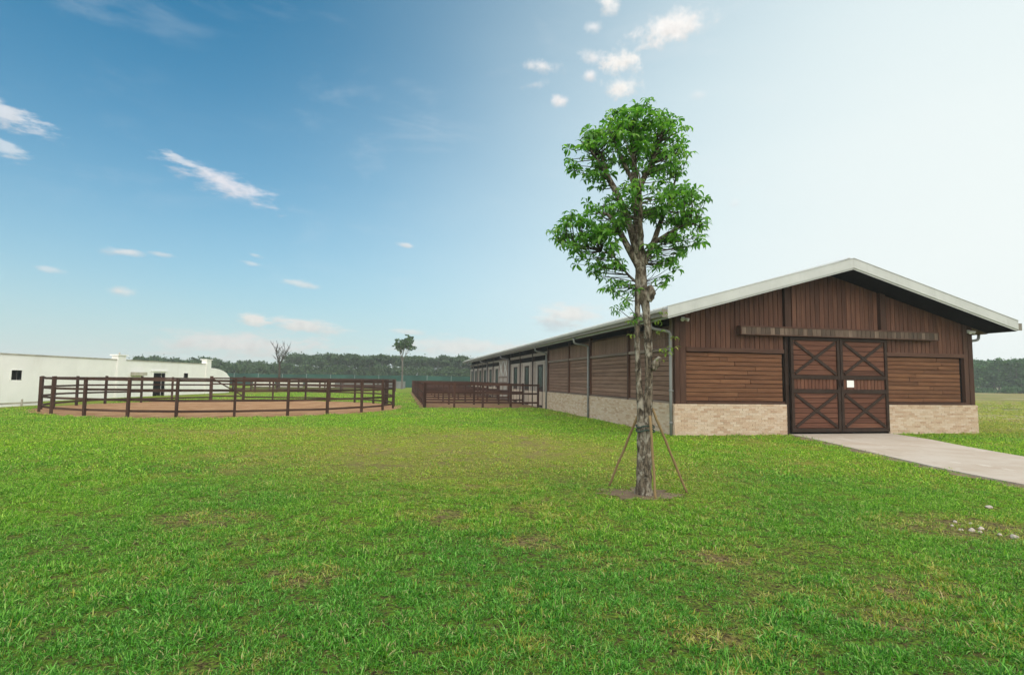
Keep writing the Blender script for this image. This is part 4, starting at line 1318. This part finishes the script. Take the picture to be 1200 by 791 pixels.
ST = [(5.22, 6.62, .030, 'small pale stone at the far left edge of the stone cluster'), (5.33, 6.54, .028, 'small pale stone right behind the large one in the cluster'),
      (4.99, 6.25, .031, 'small pale stone at the near left of the cluster, left of the large one'), (5.10, 6.24, .044, 'large pale stone in the middle of the stone cluster'),
      (5.15, 6.19, .026, 'small chip touching the right front of the large cluster stone'), (5.27, 6.32, .035, 'rounded pale stone just right of the large one in the cluster'),
      (5.26, 6.07, .031, 'pale stone by itself between the cluster and the whitest stone'), (5.34, 5.98, .048, 'whitest largest stone at the right end of the bare patch'),
      (6.30, 7.41, .044, 'lone pale stone in the grass nearest the path'), (5.36, 6.45, .024, 'tiny stone at the far right of the cluster behind its rounded stone'), (5.05, 6.45, .022, 'tiny stone between the two left stones of the cluster')]
for k, (x, y, r, lab) in enumerate(ST):
    tag(stone(x, y, r, k + 1.0), lab, 'stone', 'pale stones on the bare patch')

# ------------------------------------------------------------------ grass: blades in tufts, spread over the lawn
def tuft(seed, n, rad, h, wd, lie=.45):
    rr = random.Random(seed); q = MB()
    for _ in range(n):
        a = rr.uniform(0, 6.28); d = rad * math.sqrt(rr.random()); x, y = d * math.cos(a), d * math.sin(a)
        L = h * rr.uniform(.55, 1.3); th = rr.uniform(0, 6.28); ww = wd * rr.uniform(.7, 1.25)
        el = R(rr.uniform(28, 82)) if rr.random() > lie else R(rr.uniform(8, 35))
        bend = rr.uniform(.2, .9)
        s = Vector((-math.sin(th), math.cos(th), 0)) * ww / 2; f = Vector((math.cos(th), math.sin(th), 0)); Z = Vector((0, 0, 1))
        b = Vector((x, y, -.004)); m1 = b + (f * math.cos(el) + Z * math.sin(el)) * (L * .55)
        e2 = el - bend; tp = m1 + (f * math.cos(e2) + Z * math.sin(e2)) * (L * .5); tp.z = max(tp.z, .006)
        tw = Z * (ww * rr.uniform(-.3, .3))
        q.add([b - s * .8, b + s * .8, m1 + s + tw, m1 - s - tw, tp], [(0, 1, 2, 3), (3, 2, 4)], 0, True)
    return q


src = bpy.data.collections.new('grass_tufts')
for k in range(5): src.objects.link(bpy.data.objects.new('tuft_a%d' % k, tuft(k, 36, .055, .037, .0041, .5).mesh('tuft', M['blade'], fix=False)))
for k in range(4): src.objects.link(bpy.data.objects.new('tuft_b%d' % k, tuft(40 + k, 34, .12, .044, .0085, .6).mesh('tuft', M['blade'], fix=False)))
for k in range(3): src.objects.link(bpy.data.objects.new('tuft_c%d' % k, tuft(60 + k, 14, .05, .080, .0045, .3).mesh('tuft', M['blade'], fix=False)))


def scatter(y0, y1, dens, margin=6.0):
    hw = .98 * y1 + margin; n = int(dens * 2 * hw * (y1 - y0))
    p = np.column_stack((rng.uniform(-hw, hw, n), rng.uniform(y0, y1, n)))
    return p[np.abs(p[:, 0]) < .98 * p[:, 1] + margin]


def inpoly(p, poly):
    x, y = p[:, 0], p[:, 1]; ins = np.zeros(len(p), bool); n = len(poly); j = n - 1
    for i in range(n):
        xi, yi = poly[i]; xj, yj = poly[j]
        with np.errstate(divide='ignore', invalid='ignore'):
            ins ^= ((yi > y) != (yj > y)) & (x < (xj - xi) * (y - yi) / (yj - yi + 1e-12) + xi)
        j = i
    return ins


zones = [(.6, 2.2, 60, 0), (2.2, 5.0, 520, 0), (5.0, 9.0, 330, 0), (9.0, 15.0, 95, 1), (15.0, 24.0, 45, 1), (24.0, 36.0, 16, 1), (36.0, 58.0, 4, 1)]
PTS, IDX, SCL = [], [], []
for y0, y1, dn, kind in zones:
    p = scatter(y0, y1, dn)
    PTS.append(p)
    if kind == 0:
        i_ = rng.integers(0, 5, len(p)); tall = rng.random(len(p)) < .02; i_ = np.where(tall, rng.integers(9, 12, len(p)), i_)
        s_ = rng.uniform(.7, 1.25, len(p)) * (1 + max(0, y0 - 4) * .05)
    else:
        i_ = rng.integers(5, 9, len(p)); s_ = rng.uniform(.7, 1.2, len(p)) * (1 + (y0 - 9) * .035)
    IDX.append(i_); SCL.append(s_)
P2 = np.concatenate(PTS); IDX = np.concatenate(IDX); SCL = np.concatenate(SCL)
rel = P2 - np.array([BO.x, BO.y]); la = rel @ np.array([FA.x, FA.y]); lb = rel @ np.array([SB.x, SB.y])
bad = (la > -.10) & (la < BW + .1) & (lb > -.09)
bad |= (la > -7.0) & (la < 0) & (lb > 15.3)
pp2 = [(x + .05, y) for x, y in PLs] + [(x - .07, y) for x, y in PRs[::-1]]
bad |= inpoly(P2, pp2)
rr_ = np.hypot(P2[:, 0] - PCX, P2[:, 1] - PCY); bad |= rr_ < PR_ + .35 + rng.uniform(-.25, .3, len(P2))
tr_ = np.hypot((P2[:, 0] - 1.88) / .62, (P2[:, 1] - 8.05) / .42); bad |= (tr_ < .95 + rng.uniform(-.5, .3, len(P2))) & (rng.random(len(P2)) < .93)
st_ = np.hypot((P2[:, 0] - 5.2) / .9, (P2[:, 1] - 6.35) / .42); bad |= (st_ < 1) & (rng.random(len(P2)) < .78)
for sx, sy, sr in ((.25, 5.6, .38), (3.2, 4.5, .5), (1.9, 5.2, .36), (-1.6, 4.6, .42), (-.9, 6.6, .5), (2.6, 3.9, .3), (-3.4, 6.4, .6), (1.2, 3.6, .25)):
    bad |= (np.hypot((P2[:, 0] - sx) / sr, (P2[:, 1] - sy) / (sr * .7)) < 1) & (rng.random(len(P2)) < .5)
strip = inpoly(P2, SL_ + [(x + .02, y) for x, y in PLs[::-1]]); bad |= strip & (rng.random(len(P2)) < .75)
bad |= P2[:, 0] < -22.5
# thinner in worn spots
wn_ = np.array([mnoise.noise(Vector((x * .55, y * .55, 3.0))) + .6 * mnoise.noise(Vector((x * 1.7, y * 1.7, 9.0))) for x, y in P2])
worn = np.exp(-(((P2[:, 0] + 1.2) / 4.5) ** 2 + ((P2[:, 1] - 12.5) / 5.0) ** 2))
thin = np.clip((wn_ - .42 + worn * .30) * 1.3, 0, .55); bad |= rng.random(len(P2)) < thin
cl_ = np.array([mnoise.noise(Vector((x * 5.5, y * 5.5, 1.0))) + .5 * mnoise.noise(Vector((x * 2.1, y * 2.1, 5.0))) for x, y in P2])
SCL *= np.clip(1.0 + .9 * cl_, .4, 1.6)
bad |= (cl_ < -.38) & (rng.random(len(P2)) < .7)
SCL *= np.clip(1.0 - .3 * worn - .25 * np.clip(wn_, -.3, 1), .55, 1.15)
keep = ~bad
P2, IDX, SCL = P2[keep], IDX[keep], SCL[keep]
me = bpy.data.meshes.new('grass')
n = len(P2)
me.vertices.add(n)
co = np.zeros((n, 3), np.float32); co[:, :2] = P2
me.vertices.foreach_set('co', co.ravel())
at = me.attributes.new('rot', 'FLOAT_VECTOR', 'POINT')
ro = np.zeros((n, 3), np.float32); ro[:, 2] = rng.uniform(0, 6.28, n); ro[:, :2] = rng.normal(0, .12, (n, 2)); at.data.foreach_set('vector', ro.ravel())
at = me.attributes.new('scl', 'FLOAT', 'POINT'); at.data.foreach_set('value', SCL.astype(np.float32))
at = me.attributes.new('idx', 'INT', 'POINT'); at.data.foreach_set('value', IDX.astype(np.int32))
me.materials.append(M['blade'])
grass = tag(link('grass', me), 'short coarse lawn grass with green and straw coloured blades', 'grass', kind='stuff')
ng = bpy.data.node_groups.new('grass_spread', 'GeometryNodeTree')
ng.interface.new_socket('Geometry', in_out='INPUT', socket_type='NodeSocketGeometry')
ng.interface.new_socket('Geometry', in_out='OUTPUT', socket_type='NodeSocketGeometry')
gi = ng.nodes.new('NodeGroupInput'); go = ng.nodes.new('NodeGroupOutput')
ci = ng.nodes.new('GeometryNodeCollectionInfo'); ci.inputs['Collection'].default_value = src
ci.inputs['Separate Children'].default_value = True; ci.inputs['Reset Children'].default_value = True
ip = ng.nodes.new('GeometryNodeInstanceOnPoints'); ip.inputs['Pick Instance'].default_value = True
def attr(name, typ):
    a_ = ng.nodes.new('GeometryNodeInputNamedAttribute'); a_.data_type = typ; a_.inputs['Name'].default_value = name
    return [o for o in a_.outputs if o.enabled and o.name == 'Attribute'][0]
ng.links.new(gi.outputs[0], ip.inputs['Points']); ng.links.new(ci.outputs[0], ip.inputs['Instance'])
ng.links.new(attr('idx', 'INT'), ip.inputs['Instance Index']); ng.links.new(attr('rot', 'FLOAT_VECTOR'), ip.inputs['Rotation']); ng.links.new(attr('scl', 'FLOAT'), ip.inputs['Scale'])
ng.links.new(ip.outputs[0], go.inputs[0])
md = grass.modifiers.new('spread', 'NODES'); md.node_group = ng
print('tufts', n)


# ------------------------------------------------------------------ the damp air that greys the far woods
hm = bpy.data.materials.new('haze_air'); hm.use_nodes = True
for n_ in list(hm.node_tree.nodes): hm.node_tree.nodes.remove(n_)
ho = hm.node_tree.nodes.new('ShaderNodeOutputMaterial'); hv = hm.node_tree.nodes.new('ShaderNodeVolumePrincipled')
hv.inputs['Color'].default_value = (.88, .95, .96, 1); hv.inputs['Density'].default_value = .0009; hv.inputs['Anisotropy'].default_value = 0.0
hm.node_tree.links.new(hv.outputs[0], ho.inputs['Volume'])
q = MB(); q.box(-720, 720, -720, 720, -1.0, 12.0)
tag(obj('haze', q, hm), 'pale damp haze over the whole site', 'haze', kind='stuff')
